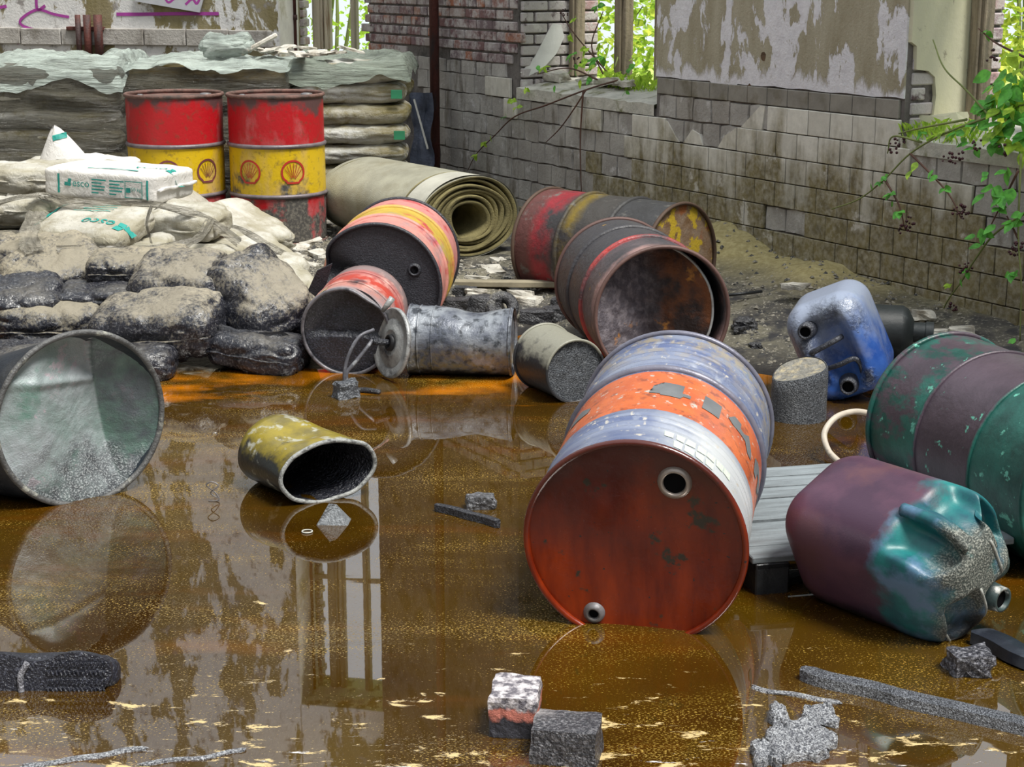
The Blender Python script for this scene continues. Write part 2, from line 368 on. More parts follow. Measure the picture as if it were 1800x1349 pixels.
M_BRICK = m_brick('weathered_red_brick', [(.2, .11, .11), (.27, .14, .12), (.19, .14, .15), (.36, .14, .08), (.34, .29, .27), (.21, .12, .13), (.3, .25, .25)])
M_WBRICK = m_brick('whitewashed_brick', [(.62, .6, .56), (.55, .52, .5), (.66, .65, .6)], .12)
M_EBRICK = m_brick('outer_brick', [(.4, .25, .25), (.3, .22, .24), (.5, .42, .42)], .03)
M_WOOD = plain('weathered_window_wood', (.33, .27, .19), .8, var=.45, k='world', scale=6, sc=(4, 4, .4), bs=40, bump=.5, dirt=(.12, .1, .07))
M_PALEWOOD = plain('pale_painted_wood', (.55, .48, .36), .7, var=.3, k='world', scale=6, sc=(4, 4, .4), bs=40, bump=.4, dirt=(.3, .2, .12), dlo=.55)
M_SILL = plain('crumbling_sill_stone', (.62, .6, .53), .9, var=.3, k='world', scale=12, bs=40, bump=.7, dirt=(.22, .22, .12), dlo=.56, dhi=.68)
def m_reveal():
    n = N('pale_yellow_plaster'); c = n.mix(n.rg(n.noise(4, 7, 'world', sc=(1, 1, .4)), .35, .7), (.7, .67, .46), (.58, .56, .42)); c = n.mix(n.rg(n.noise(14, 8, 'world', rough=.7), .6, .68), c, (.36, .33, .24)); n.bump(n.noise(30, 5, 'world'), .35, .01); return n.done(c, .85)
M_REV = m_reveal()
M_RUBBLE = plain('broken_plaster', (.62, .59, .52), .9, var=.35, scale=14, bs=50, bump=.6, dirt=(.25, .22, .17))
M_RUST = plain('rusty_red_steel', (.12, .032, .024), .7, var=.5, scale=20, bs=70, bump=.5, k='world', dirt=(.05, .03, .03), sc=(1, 1, .3))

MW = T(WA) @ Matrix((WD, WN, V((0, 0, 1)))).transposed().to_4x4()
def bx(a0, a1, b0, b1, c0, c1, bev=0): return box(a1 - a0, b1 - b0, c1 - c0, bev, (a0 + a1) / 2, (b0 + b1) / 2, (c0 + c1) / 2)
TH = .62; HT = 5.2; W2A, W2B, W3A, W3B = 2.875, 4.434, -1.3, .83
core = join(bx(-13.5, W3A, -TH, 0, -.3, HT), bx(W3A, W3B, -TH, 0, -.3, .86), bx(W3A, W3B, -TH, 0, 3.1, HT), bx(W3B, W2A, -TH, 0, -.3, HT),
            bx(W2A, W2B, -TH, 0, -.3, .9), bx(W2A, W2B, -TH, 0, 2.85, HT), bx(W2B, 6.64, -TH, 0, -.3, HT))
wall_r = setp(obj('wall_right', core, M_CORE, smooth=False, M=MW), 'side wall of the ruin with peeling plaster, bricks and tiles', kind='structure')
def piece(name, me, parent, M): return link(name, me, parent, M)
# tiles
TW, THT = .167, .1325
me_tile = mesh('tile', box(TW - .005, .022, THT - .005, .003), M_TILE, False); me_half = mesh('tile', box(TW / 2 - .005, .022, THT - .005, .003), M_TILE, False)
def jag_block(w, h, t, seed):
    rr = random.Random(seed); P = [(-w/2, -h/2), (0, -h/2), (w/2, -h/2), (w/2, 0), (w/2, h/2), (0, h/2), (-w/2, h/2), (-w/2, 0)]; P = [(a + rr.uniform(-.007, .007), b + rr.uniform(-.006, .006)) for a, b in P]
    vs, fs = prism(P, t); vs = [V((v.x * (.95 if v.y > t * .5 else 1), v.y, v.z * (.95 if v.y > t * .5 else 1))) for v in vs]; return vs, [tuple(reversed(f)) for f in fs]
me_bed = [mesh('mortar_bed', jag_block(TW - .004, THT - .004, .013, k), M_MORT, False) for k in range(6)]
START = {0: (.83, 1.9), 1: (.75, 2.1), 2: (.42, 3.11), 3: (.33, 3.03), 4: (.06, 3.29), 5: (-.5, 3.4), 6: (-.5, 3.3), 7: (-.5, 3.45)}
MISS = {(4, 9), (4, 10), (5, 14), (6, 20)}
EXTRA = {(1, 20), (1, 21), (1, 16), (1, 17), (0, 27), (0, 28), (1, 26), (3, 20), (5, 22), (0, 22), (4, 20)}
rt = random.Random(3)
for k in range(8):
    hz = .99 - THT * (k + .5); off = TW / 2 if k % 2 else 0
    for c in range(-4, 36):
        s = c * TW + off + TW / 2
        if s < -.55 or s > 5.8: continue
        if k == 0 and (s < .86 or W2A - .0 < s < W2B): continue
        lo, hi = START[k]; tile = (lo - .02 < s < hi + .02 and (k, c) not in MISS) or (k, c) in EXTRA
        if tile: piece('tile', me_tile, wall_r, T(s + rt.uniform(-.001, .001), .013 + rt.uniform(0, .004), hz) @ Rx(rt.uniform(-.8, .8)) @ Ry(rt.uniform(-.5, .5)))
        else: piece('mortar_bed', me_bed[rt.randrange(6)], wall_r, T(s, rt.uniform(-.004, .002), hz) @ Ry(rt.choice((0, 180)) + rt.uniform(-1, 1)))
# broken tiles at the edge of the bare patch
for poly in ([(1.88, .8575), (2.06, .8575), (1.9, .985), (1.86, .985)], [(2.87, .73), (2.62, .73), (2.66, .76), (2.74, .84), (2.87, .855)], [(2.1, .73), (2.26, .73), (2.2, .8), (2.1, .852)], [(2.4, .73), (2.58, .73), (2.5, .81), (2.43, .79)]):
    obj('broken_tile', (lambda q: (q[0], q[1]))(prism(poly, .022)), M_TILE, wall_r, False)
for c in range(12):
    s = W3B + .02 + .167 * c + .085
    if s > W2A - .03: break
    if abs(s - 2.0) < .06: continue
    obj('ledge_tile', box(.163, .018, .09, .003), M_LEDGE, wall_r, False, T(min(s, W2A - .085), .008, 1.038))
# plaster coat, its lower edge ragged
pts = [(W3B, 1.09)] + [(W3B + (W2A - W3B) * i / 40, 1.09 + .012 * n3((i, 0, 0), .37, 5) - (.03 if 26 <= i <= 29 else 0)) for i in range(1, 40)] + [(W2A, 1.09), (W2A, HT), (W3B, HT)]
obj('plaster_coat', prism(pts, .012), M_PLAS, wall_r, False)
def ragged_hole(px, py, w, h, name):
    s, z = w_sh(px, py); a = [(w * (1 + .7 * n3((k, 1, 2), .9, px)) * math.cos(k * .7), h * (1 + .7 * n3((k, 5, 2), .9, px)) * math.sin(k * .7)) for k in range(9)]
    obj(name, prism(a, .001), M_HOLE, wall_r, False, T(s, .0125, z))
M_HOLE = plain('bare_brick_patch', (.15, .09, .05), .95, var=.5, bs=60, bump=.7)
ragged_hole(1345, 98, .018, .028, 'plaster_hole'); ragged_hole(1322, 166, .045, .05, 'plaster_hole'); ragged_hole(1451, 205, .012, .03, 'plaster_hole')
# bricks of the bare stretch
BH = .072
def brick_me(L, m, d=.05): return mesh('brick', box(L - .012, d, BH - .013, .006), m, False)
mb_s, mb_h = brick_me(.215, M_BRICK), brick_me(.108, M_BRICK); mw_s, mw_h = brick_me(.205, M_WBRICK), brick_me(.1, M_WBRICK); me_s, me_h = brick_me(.15, M_EBRICK), brick_me(.1, M_EBRICK)
for k in range(10):
    s = W2B + .006 + (.0 if k % 2 else -.05); h = 1.075 + BH * (k + .5)
    while s < 6.6:
        hd = rt.random() < .5; L = .108 if hd else .215
        if k < 2 and s < 5.0 - .4 * k or True:
            if s + L / 2 > W2B + .02 and not (k == 0 and 5.2 < s < 6.0): piece('brick', mb_h if hd else mb_s, wall_r, T(s + L / 2, -.012 + rt.uniform(-.004, .006), h) @ Rx(rt.uniform(-2, 2)) @ Rz(rt.uniform(-1.5, 1.5)))
        s += L
for c in range(3, 12):
    obj('mortar_bed', jag_block(.19, .085, .014, 40 + c), M_MORT, wall_r, False, T(4.05 + .21 * c, -.002, 1.032))
for k in range(12):                                                            # whitewashed jamb of the middle window
    h = .92 + BH * (k + .5)
    for y, L, me in (((-.11, .2, mw_s), (-.315, .2, mw_s)) if k % 2 else ((-.055, .1, mw_h), (-.21, .2, mw_s), (-.365, .1, mw_h))):
        piece('brick', me, wall_r, T(W2B - .004 + rt.uniform(-.004, .004), y, h) @ Rz(90 + rt.uniform(-1.5, 1.5)))
    piece('brick', me_s, wall_r, T(W2B + .005, -.545, h) @ Rz(90)); piece('brick', me_s, wall_r, T(W3B + .0, -.545, h) @ Rz(90 + rt.uniform(-2, 2)))
# pale plaster of the right window's jamb, bitten off at its foot
bite = [(0, HT), (0, 1.36), (-.035, 1.34), (-.04, 1.23), (-.12, 1.22), (-.165, 1.19), (-.18, 1.1), (-.17, 1.0), (-.175, .92), (-.39, .92), (-.39, HT)]
vs, fs = prism(bite, .03); obj('plaster_coat', ([V((W3B - v.y * .9 + .002, v.x, v.z)) for v in vs], fs), M_REV, wall_r, False)
for k in range(5):
    piece('brick', mw_s if k % 2 else mw_h, wall_r, T(W3B + .014, -.13 if k % 2 else -.08, .93 + BH * (k + .5)) @ Rz(90))
# windows: frames and sills
def window(name, label, par, ua, ub, h0, h1, t, posts, bars, mat, sillmat, sl):
    w = empty(name, par.matrix_basis.copy(), label, kind='structure')
    for u, wd in posts: obj('frame_post', join(bx(u - wd / 2, u + wd / 2, -t - .07, -t, h0, h1, .006), bx(u - wd * .28, u + wd * .28, -t - .002, -t + .018, h0, h1, .004)), mat, w, False)
    for h in bars: obj('frame_bar', bx(ua, ub, -t - .055, -t - .015, h - .02, h + .02, .004), mat, w, False)
    n = 30; top = []
    sv, sf = [], []
    for i in range(n + 1):
        for j in range(9):
            u = ua + (ub - ua) * i / n; y = .02 - (t + .04) * j / 8; z = h0 - .07 + sl * j / 8 + .012 * fb((u, y, 0), 9, 3, 3); sv.append(V((u, y, z)))
    m = len(sv); sv += [V((v.x, v.y, h0 - .14)) for v in sv]
    for i in range(n):
        for j in range(8): a = i * 9 + j; sf.append((a, a + 9, a + 10, a + 1))
    for i in range(n): sf.append((i * 9, i * 9 + m, (i + 1) * 9 + m, (i + 1) * 9))
    obj('window_sill', (sv, sf), sillmat, w, False)
    return w
win2 = window('window_2', 'weathered wooden frame of the middle window, its glass gone', wall_r, W2A, W2B, 1.0, 2.85, .39, [(W2B - .05, .09), (3.84, .12), (3.41, .09), (W2A + .05, .09)], [2.1], M_WOOD, M_SILL, .07)
win3 = window('window_3', 'weathered wooden frame of the right window, its glass gone', wall_r, W3A, W3B, .97, 3.1, .39, [(W3B - .06, .1), (.2, .1), (-.5, .1)], [2.2], M_WOOD, M_SILL, .07)

# ---------------------------------------------------------------- back wall with the left window
MBW = T(BQ) @ Matrix((BD, BN, V((0, 0, 1)))).transposed().to_4x4()
u_rev = b_uh(490, 60)[0]; u_r = .03
bcore = join(bx(u_rev, 7.5, -TH, 0, -.3, HT), bx(u_r - .8, u_rev, -TH, 0, -.3, 1.02), bx(u_r - .3, u_rev, -TH, 0, 4.4, HT))
def m_back():
    n = N('stained_white_plaster'); f = n.noise(2.6, 9, 'world', sc=(1, 1, .55), rough=.68, dist=.3); c = n.mix(n.rg(n.noise(12, 5, 'world'), .4, .7), (.74, .73, .72), (.62, .62, .62))
    c = n.mix(n.rg(f, .49, .515), c, n.mix(n.rg(n.noise(7, 6, 'world', sc=(1, 1, .3)), .35, .65), (.2, .165, .07), (.29, .25, .15))); c = n.mix(n.rg(n.noise(9, 8, 'world', loc=(4, 2, 6)), .58, .68), c, (.3, .28, .27))
    n.bump(n.noise(50, 4, 'world'), .4, .01); return n.done(c, .85)
M_BACK = m_back()
wall_b = setp(obj('wall_back', bcore, M_BACK, smooth=False, M=MBW), 'back wall of the ruin with stained white plaster and purple graffiti', kind='structure')
# grey ledge blocks above the stacks
for i in range(14):
    u0 = u_rev + .05 + i * .36; obj('ledge_block', box(.352, .03, .13, .006), M_MORT, wall_b, False, T(u0 + .18, .012, b_uh(300, 66)[1] - .0 + rt.uniform(-.004, .004)))
# reveal
obj('plaster_coat', ([V((u_rev - v.y * .6, v.x, v.z)) for v in prism([(0, HT), (0, 1.0), (-.4, 1.0), (-.4, 4.4), (0, 4.4)], .02)[0]], prism([(0, HT), (0, 1.0), (-.4, 1.0), (-.4, 4.4), (0, 4.4)], .02)[1]), plain('limewash', (.85, .83, .77), .85, var=.25, k='world', scale=5, dirt=(.42, .38, .25), bs=40), wall_b, False)
for k in range(48):
    h = 1.02 + BH * (k + .5); piece('brick', me_s if k % 2 else me_h, wall_b, T(u_rev - .006, -.53 + (.0 if k % 2 else .02), h) @ Rz(90))
win1 = window('window_1', 'pale wooden frame of the left window, its glass gone', wall_b, u_r, u_rev, 1.07, 4.4, .4, [(b_uh(558, 40, -.4)[0], .09), (b_uh(574, 40, -.4)[0], .05), (b_uh(621, 40, -.4)[0], .05)], [2.2, 3.4], M_PALEWOOD, M_SILL, .05)
pz = b_uh(541, 40)[0]
obj('window_pipe', join(tube([(u_rev - .02, -.3, .95), (u_rev - .02, -.3, 4.4)], .014, 8), tube([(u_rev - .02, -.3, 1.30), (u_rev - .02, -.3, 1.34)], .022, 8)), M_RUST, win1)
# pipes and panel on the back wall, graffiti
pr = empty('pipe_bundle', MBW.copy(), 'three short dark red pipes fixed on the stained back wall', 'pipe')
for i, px in enumerate((138, 154, 173)):
    u, _ = b_uh(px, 50, .06); z0 = b_uh(px, 80, .06)[1] - .15; z1 = b_uh(px, 26, .06)[1]; obj('pipe', tube([(u, .065, z0), (u, .065, z1)], (.022, .03, .034)[i], 14), M_RUST, pr)
u, z = b_uh(125, 50, .04); obj('bracket', bx(u - .12 - .16, u + .04, 0, .05, z - .015, z + .015, .004), M_RUST, pr, False)
P = [b_uh(*q, .03) for q in ((238, 2), (352, 22), (366, -30), (240, -40))]
pan = obj('metal_sheet', prism(P, .012), plain('pale_sprayed_metal', (.55, .56, .6), .5, var=.15, k='world', bump=.05), None, False, MBW @ T(0, .03, 0)); setp(pan, 'pale metal sheet hanging askew on the back wall above the stacks', 'panel')
M_GRAF = plain('purple_spray', (.42, .06, .36), .6, var=.2, k='world', bump=0)
def graf(pxs, w, par=None, t=.0):
    P = spline([V((*b_uh(x, y), 0)) for x, y in pxs], 6); vs, fs = stroke([(p.x, p.y) for p in P], w); return [V((v.x, .004 + t, v.y)) for v in vs], fs
obj('graffiti', join(graf([(64, -20), (66, 16), (80, 10)], .024), graf([(122, 30), (95, 25), (66, 17), (38, 33), (40, 45), (70, 56), (58, 62), (33, 70), (32, 78)], .022), graf([(-6, 14), (12, 11)], .025), graf([(205, 25), (250, 25), (310, 24), (385, 24)], .026)), M_GRAF, wall_b)
g2 = graf([(292, -8), (300, 4), (312, -4)], .018, t=0); g3 = graf([(330, 8), (342, -2), (350, 6), (358, -10)], .02); obj('graffiti', ([V((v.x, .0295 - .03 + .013, v.z)) for v in join(g2, g3)[0]], join(g2, g3)[1]), M_GRAF, pan)
# unseen walls added left and behind the viewer to cut light from those sides
M_ADDWALL = plain('added_wall_masonry', (.36, .33, .3), .95, var=.4, k='world', scale=5, bs=40, bump=.5, dirt=(.25, .22, .18))
setp(obj('added_wall_left', bx(-5.8, -5.2, -4.2, 16.5, -.3, HT), M_ADDWALL, None, False), 'unseen masonry wall added on the left to block side light', kind='structure')
setp(obj('added_wall_front', bx(-5.8, 9.6, -4.8, -4.2, -.3, HT), M_ADDWALL, None, False), 'unseen masonry wall added behind the viewer to block frontal light', kind='structure')
# tall rusty pole in front of the bricks
pb = wp(766, 330, .11); po = empty('steel_pole', T(pb.x, pb.y, 0), 'tall rusty steel pole standing against the brick wall', 'pole')
gz = ground(pb.x, pb.y); obj('shaft', tube([(0, 0, gz - .05), (0, 0, 5.0)], .034, 16), M_RUST, po); obj('foot', lathe([(.07, gz - .05), (.07, gz + .03), (.045, gz + .05), (.036, gz + .1)], 16), M_RUST, po)

# ---------------------------------------------------------------- outside the windows: meadow and bushes
def m_leaf(name, a, b, tr=.45):
    n = N(name); c = n.mix(n.rg(n.noise(2.5, 4, 'world'), .35, .65), a, b); c = n.mix(n.rg(n.noise(30, 2, 'world'), .4, .62), c, tuple(min(1, x * 1.5) for x in b))
    n.done(c, .45, 0, .4); t = n.new('ShaderNodeBsdfTranslucent'); n.set(t.inputs[0], n.mix(.4, c, (.4, .6, .06))); mx = n.new('ShaderNodeMixShader'); mx.inputs[0].default_value = tr
    n.t.links.new(n.b.outputs[0], mx.inputs[1]); n.t.links.new(t.outputs[0], mx.inputs[2]); n.t.links.new(mx.outputs[0], n.out.inputs[0]); return n.m
M_LEAF = [m_leaf('bright_green_leaf', (.16, .34, .03), (.42, .6, .07)), m_leaf('yellow_green_leaf', (.3, .42, .04), (.6, .66, .1)), m_leaf('dark_leaf', (.05, .2, .03), (.14, .36, .05))]  # bright, yellowish and dark leaf greens
M_BLEAF = m_leaf('bramble_leaf', (.04, .2, .035), (.1, .36, .05), .25)
M_BLEAF2 = m_leaf('young_bramble_leaf', (.2, .4, .04), (.38, .55, .06), .4)
M_STEM = plain('bramble_stem', (.13, .06, .04), .7, var=.4, k='world', bs=60); M_GSTEM = plain('green_stem', (.22, .26, .08), .7, var=.3, k='world', bs=60)
M_GRASS = m_leaf('meadow_grass', (.2, .36, .04), (.45, .55, .1), .3)
og = grid(-9, 13, 7.0, 32, 20, 20, 0); 
def outside(v):
    q = V(v) - WA; return q.dot(WN) < -.3
mv = [WA + WD * s - WN * t + V((0, 0, -.05 + .15 * n3((s, t, 0), .5))) for s in (-8, -4, 0, 4, 8, 12, 20) for t in (.5, 1.5, 3, 6, 12, 25)]
obj('meadow', (mv, [(i * 6 + j, i * 6 + j + 1, i * 6 + j + 7, i * 6 + j + 6) for i in range(6) for j in range(5)]), M_GRASS); setp(bpy.data.objects['meadow'], 'sunlit green meadow outside the window openings', kind='structure')
def leaf_vf(p, d, nrm, L, W):
    d = d.normalized(); s = d.cross(nrm).normalized() * W / 2; nn = nrm.normalized() * W * .18
    return [p, p + d * L * .35 + s + nn, p + d * L, p + d * L * .35 - s + nn, p + d * L * .55]
def leaves(pts, sizes, rng, face=None):
    vs, fs = [], []
    for p, L in zip(pts, sizes):
        d = V((rng.uniform(-1, 1), rng.uniform(-1, 1), rng.uniform(-.9, .3))); nr = V((rng.uniform(-1, 1), rng.uniform(-1, 1), rng.uniform(.1, 1.2)))
        b = len(vs); vs += leaf_vf(p, d, nr, L, L * rng.uniform(.55, .85)); fs += [(b, b + 1, b + 4), (b + 1, b + 2, b + 4), (b + 2, b + 3, b + 4), (b + 3, b, b + 4)]
    return vs, fs
def bush(c, rx, h, nl, mi, label, seed, lsz=.07):
    rg_ = random.Random(seed); b = empty('bush', T(c), label, 'bush', 'bushes outside the windows'); pts, sz = [], []
    while len(pts) < nl:
        p = V((rg_.uniform(-1, 1), rg_.uniform(-1, 1), rg_.uniform(0, 1))); r2 = (p.x ** 2 + p.y ** 2) / (1.05 - .6 * p.z * p.z)
        if r2 > 1 or r2 < .1: continue
        if fb((p.x * rx, p.y * rx, p.z * h), 3, seed, 2) < -.12: continue
        pts.append(V((p.x * rx, p.y * rx, p.z * h))); sz.append(lsz * rg_.uniform(.6, 1.4))
    setp(obj('foliage', leaves(pts, sz, rg_), M_LEAF[mi], b), kind='stuff')
    for k in range(5):
        a = rg_.uniform(0, 6.28); obj('stem', tube(spline([(0, 0, 0), (rx * .2 * math.cos(a), rx * .2 * math.sin(a), h * .4), (rx * .5 * math.cos(a + .4), rx * .5 * math.sin(a + .4), h * .9)], 4), [.018] * 5 + [.01] * 4, 6), M_GSTEM, b)
def wout(s, t, z=-.05): return WA + WD * s - WN * t + V((0, 0, z))
bush(wout(5.2, 1.9), 1.0, 2.6, 3000, 0, 'leafy green bush filling the left half of the middle window', 1)
bush(wout(3.4, 2.1), 1.0, 2.5, 3000, 1, 'yellow green bush filling the right half of the middle window', 2)
bush(wout(1.4, 1.5), .75, 2.0, 2600, 1, 'yellow green bush behind the right window by the brick jamb', 3)
bush(wout(0.2, 1.6), .7, 1.6, 2000, 0, 'green bush at the right edge behind the right window', 4)
bush(wout(9.6, 1.0), 1.2, 3.2, 3200, 0, 'bright green bush outside the left window', 5)
bush(wout(6.9, 3.6), 1.4, 3.4, 3000, 1, 'tall pale bush far behind the middle window', 6, .1)
bush(wout(4.4, 4.6), 1.6, 3.6, 3000, 0, 'tall dark bush deep in the meadow behind the middle window', 8, .1)
bush(wout(2.2, 4.2), 1.4, 2.4, 2400, 2, 'low dark bush deep in the meadow behind the right window', 9, .1)

# ================================================================ DRUMS AND CANS
DR, DL = .286, .88
M_STEEL = plain('dull_grey_steel', (.28, .27, .29), .5, .3, var=.4, bs=60, dirt=(.08, .07, .06))
M_DARK = plain('black_inside', (.012, .012, .014), .5, var=.3, bs=40, bump=.4); M_HOLEDARK = plain('painted_hole_dark', (.004, .004, .005), .9, var=.2, bump=0, spec=.08)  # dark of bung and spout holes painted as flat black discs
def pecten():
    P = []
    for k in range(25):
        a = R(-32 + 244 * k / 24); P.append((math.cos(a), math.sin(a)))
    P += [(-.62, -.72), (-.5, -.9), (0, -.92), (.5, -.9), (.62, -.72)]
    vf = [stroke(P, .17, True)]
    for a in range(20, 170, 22): vf.append(stroke([(.16 * math.cos(R(a)), -.62 + .2 * math.sin(R(a))), (.84 * math.cos(R(a)), -.05 + .84 * math.sin(R(a)))], .05))
    return join(*vf)
def std_drum(name, M, label, body, cap, rim=None, hoops=(.29, .585), L=DL, dfm=None, capd=None, group=None, near_open=False, hoop_mat=None, ribs=(), rim2=None, hr=.013):
    d = empty(name, M, label, 'barrel', group); prof = []
    n = 120 if ribs else 30
    for i in range(n + 1):
        z = L * i / n; r = DR
        for a, b in ribs:
            if a <= z <= b: r += .004 * math.sin((z - a) / (b - a) * math.pi * 2 * round((b - a) / .035))
        prof.append((r, z))
    inner = [(DR - .006, L * i / 6) for i in range(7)]
    if near_open: prof = [(DR - .004, L * (1 - i / 12)) for i in range(12)] + [(DR - .004, 0)] + prof
    o = obj('shell', lathe(prof, 72, dfm), body, d)
    obj('rim', ring(DR + .003, .004, .009, 72, 8, dfm, 1.2), rim or body, d); obj('rim', ring(DR + .003, L - .004, .009, 72, 8, dfm, 1.2), rim2 or rim or body, d)
    for h in hoops: obj('hoop', ring(DR, h, hr, 72, 8, dfm), hoop_mat or body, d)
    if not near_open: obj('lid', disc(DR - .002, .014, 18, 72, (lambda v: dfm(capd(v)) if dfm and capd else (dfm(v) if dfm else (capd(v) if capd else v)))), cap, d)
    obj('base', disc(DR - .002, L - .012, 8, 72, dfm), cap, d)
    return d
def bung(par, x, y, r, mat, z=.014, hole=True, name='bung'):
    b = obj(name, lathe([(r + .012, z + .004), (r + .009, z - .006), (r + .002, z - .012), (r - .002, z - .013), (r - .005, z - .004), (r - .006, z + .004)], 28), mat, par, M=T(x, y, 0))
    obj('hole', disc(r - .004, z - .002, 3, 24), M_HOLEDARK, b); return b

# --- two upright red and yellow drums
RED, YEL = (.42, .008, .013), (.6, .4, .006)
def m_updrum(name, seed, tarlow):
    n = N(name); z = n.ma('ADD', n.sep(), n.rg(n.noise(24, 3), 0, 1, -.004, .004)); c = n.mix(n.rg(z, .287, .292), RED, YEL); c = n.mix(n.rg(z, .583, .588), c, RED)
    grey = n.mix(n.rg(n.noise(4, 5, loc=(seed, 0, 2)), .4, .6), (.3, .22, .23), (.13, .09, .09)); c = n.mix(n.rg(n.noise(3.2, 6, loc=(seed, 3, 1), sc=(1, 1, .5)), .52, .7), c, n.mix(.55, c, (.45, .3, .3)))
    c = n.mix(n.rg(n.noise(30, 6, loc=(seed, 3, 1)), .55, .68), c, n.mix(.5, c, (.1, .06, .03)))
    up = n.rg(n.ma('ADD', z, n.rg(n.noise(7, 6, loc=(2, seed, 1)), .3, .7, -.09, .09)), .79, .86); c = n.mix(up, c, (.1, .05, .05))
    lo = n.rg(n.ma('ADD', z, n.rg(n.noise(6, 8, loc=(5, seed, 1)), .3, .7, -.24, .24)), tarlow + .05, tarlow - .08); c = n.mix(lo, c, n.mix(n.rg(n.noise(60, 3), .45, .65), (.06, .055, .05), (.16, .145, .12)))
    n.bump(n.noise(50, 5), .25, .008); return n.done(c, n.rg(lo, 0, 1, .4, .8), 0, .5)
M_PEC = plain('red_emblem_paint', (.5, .03, .02), .5, var=.3, bump=.1); M_PEC2 = plain('faded_purple_emblem_paint', (.2, .05, .06), .5, var=.4, bump=.1)
M_TOP = plain('grimy_drum_top', (.2, .11, .09), .8, var=.5, scale=12, bs=50, bump=.6, dirt=(.05, .04, .035))
M_HOOP = plain('scuffed_hoop', (.2, .17, .185), .45, .2, var=.4, scale=14, bs=60)
for px, seed, tl, ems, mp_, lab in ((314, 1, -.1, (-11, 38), M_PEC2, 'upright red and yellow drum half hidden behind the white cement bags'), (490, 4, .24, (-35, 18), M_PEC, 'upright red and yellow drum with a tarry foot, beside the carpet roll')):
    P = gp(px, 421, .1); d = empty('oil_drum', T(P.x, P.y + DR * .2, .095), lab, 'barrel', 'upright red and yellow drums')
    mm = m_updrum('red_yellow_paint', seed, tl); prof = [(DR - .002, 0)] + [(DR, .88 * i / 30) for i in range(31)]
    den = (lambda v: V((v.x, v.y, v.z)) * 1.0)
    def dent(v, seed=seed):
        k = .02 * n3((v.x, v.y, v.z), 2.5, seed * 7); r = math.hypot(v.x, v.y); return V((v.x * (1 + k * .6), v.y * (1 + k * .6), v.z))
    obj('shell', lathe(prof, 64, dent), mm, d)
    for h in (.29, .585): obj('hoop', ring(DR, h, .013, 64, 8, dent), M_HOOP, d)
    obj('rim', ring(DR + .002, .874, .009, 64, 8, dent, 1.3), M_TOP, d); obj('rim', ring(DR + .002, .006, .009, 64, 8, dent), M_TOP, d)
    lid = obj('lid', disc(DR - .002, .86, 6, 48), M_TOP, d)
    for bx_, by_, br in ((.18, .06, .035), (-.19, -.05, .02)): obj('bung', lathe([(br, .86), (br, .875), (br * .6, .878), (.002, .878)], 16), M_STEEL, lid, M=T(bx_, by_, 0))
    view = math.degrees(math.atan2(-P.y, -P.x))
    for e in ems: obj('shell_emblem', wrap_cyl(subdiv2d(([v * .068 for v in pecten()[0]], pecten()[1]), .02), DR + .0035, view + e, .435, 1, dent), mp_, d)

# --- big orange and blue drum in front
def m_orange():
    n = N('blue_grey_and_orange_paint'); z = n.sep(); zz = n.ma('ADD', z, n.rg(n.noise(20, 4), 0, 1, -.004, .004))
    bl = n.mix(n.rg(n.noise(5, 6, sc=(1, 1, 3)), .38, .62), (.1, .13, .25), (.23, .26, .35)); bl = n.mix(n.rg(n.noise(14, 7, sc=(1, 1, .6), loc=(3, 1, 4)), .6, .75), bl, (.36, .39, .46))
    pale = n.rg(n.ma('ADD', n.sep('obj', 0), n.rg(n.noise(4, 5), .3, .7, -.12, .12)), .05, .22); bl = n.mix(n.ma('MULTIPLY', pale, n.rg(zz, .3, .2)), bl, (.5, .52, .54))  # right flank paled, light from that side painted in
    orr = n.mix(n.rg(n.noise(7, 6, loc=(3, 3, 3)), .4, .65), (.66, .16, .05), (.5, .11, .045)); orr = n.mix(n.rg(n.noise(24, 6), .55, .66), orr, (.3, .08, .04))
    c = n.mix(n.rg(zz, .25, .252), bl, orr); c = n.mix(n.rg(zz, .543, .545), c, bl); c = n.mix(n.rg(n.noise(40, 6, loc=(7, 1, 1)), .6, .68), c, (.5, .47, .42))
    far = n.ma('MULTIPLY', n.rg(zz, .62, .8), n.rg(n.noise(22, 7, loc=(1, 1, 8)), .45, .6)); c = n.mix(far, c, (.3, .26, .2)); n.bump(n.noise(60, 4), .12, .005); return n.done(c, n.rg(n.noise(9, 5), .3, .7, .2, .42), .15, .6)
def m_orangeface():
    n = N('red_oxide_face'); c = n.mix(n.rg(n.noise(5, 7, sc=(2.5, .5, 1)), .35, .65), (.1, .008, .003), (.27, .03, .004)); y = n.sep('obj', 1); c = n.mix(n.rg(n.ma('ADD', y, n.rg(n.noise(4, 5), .3, .7, -.12, .12)), .1, -.2), c, (.075, .016, .012))
    c = n.mix(n.rg(n.noise(9, 5, loc=(3, 2, 2)), .62, .66), c, (.035, .03, .022)); c = n.mix(n.rg(n.noise(60, 2, loc=(3, 2, 2)), .7, .74), c, (.03, .02, .02)); n.bump(n.noise(35, 4), .15, .006); return n.done(c, n.rg(n.noise(14, 4), .3, .7, .12, .3), 0, .6)
fc = gp(1114, 1122); OM = lay((fc.x, fc.y + .035, DR - .042), 12.5, 7)
M_OR = m_orange(); M_ORF = m_orangeface(); M_ORH = plain('blue_scuffed_rim', (.2, .2, .26), .4, .2, var=.4, bs=60)
od = std_drum('oil_drum', OM, 'large blue drum with an orange band and glossy red end in the oil', M_OR, M_ORF, M_ORF, rim2=M_ORH, hoops=(.565,), ribs=((.115, .22), (.6, .8)), hoop_mat=M_ORH, capd=lambda v: V((v.x, v.y, v.z + .012 * (1 - (math.hypot(v.x, v.y) / DR) ** 4) + .004 * n3(v, 6))))
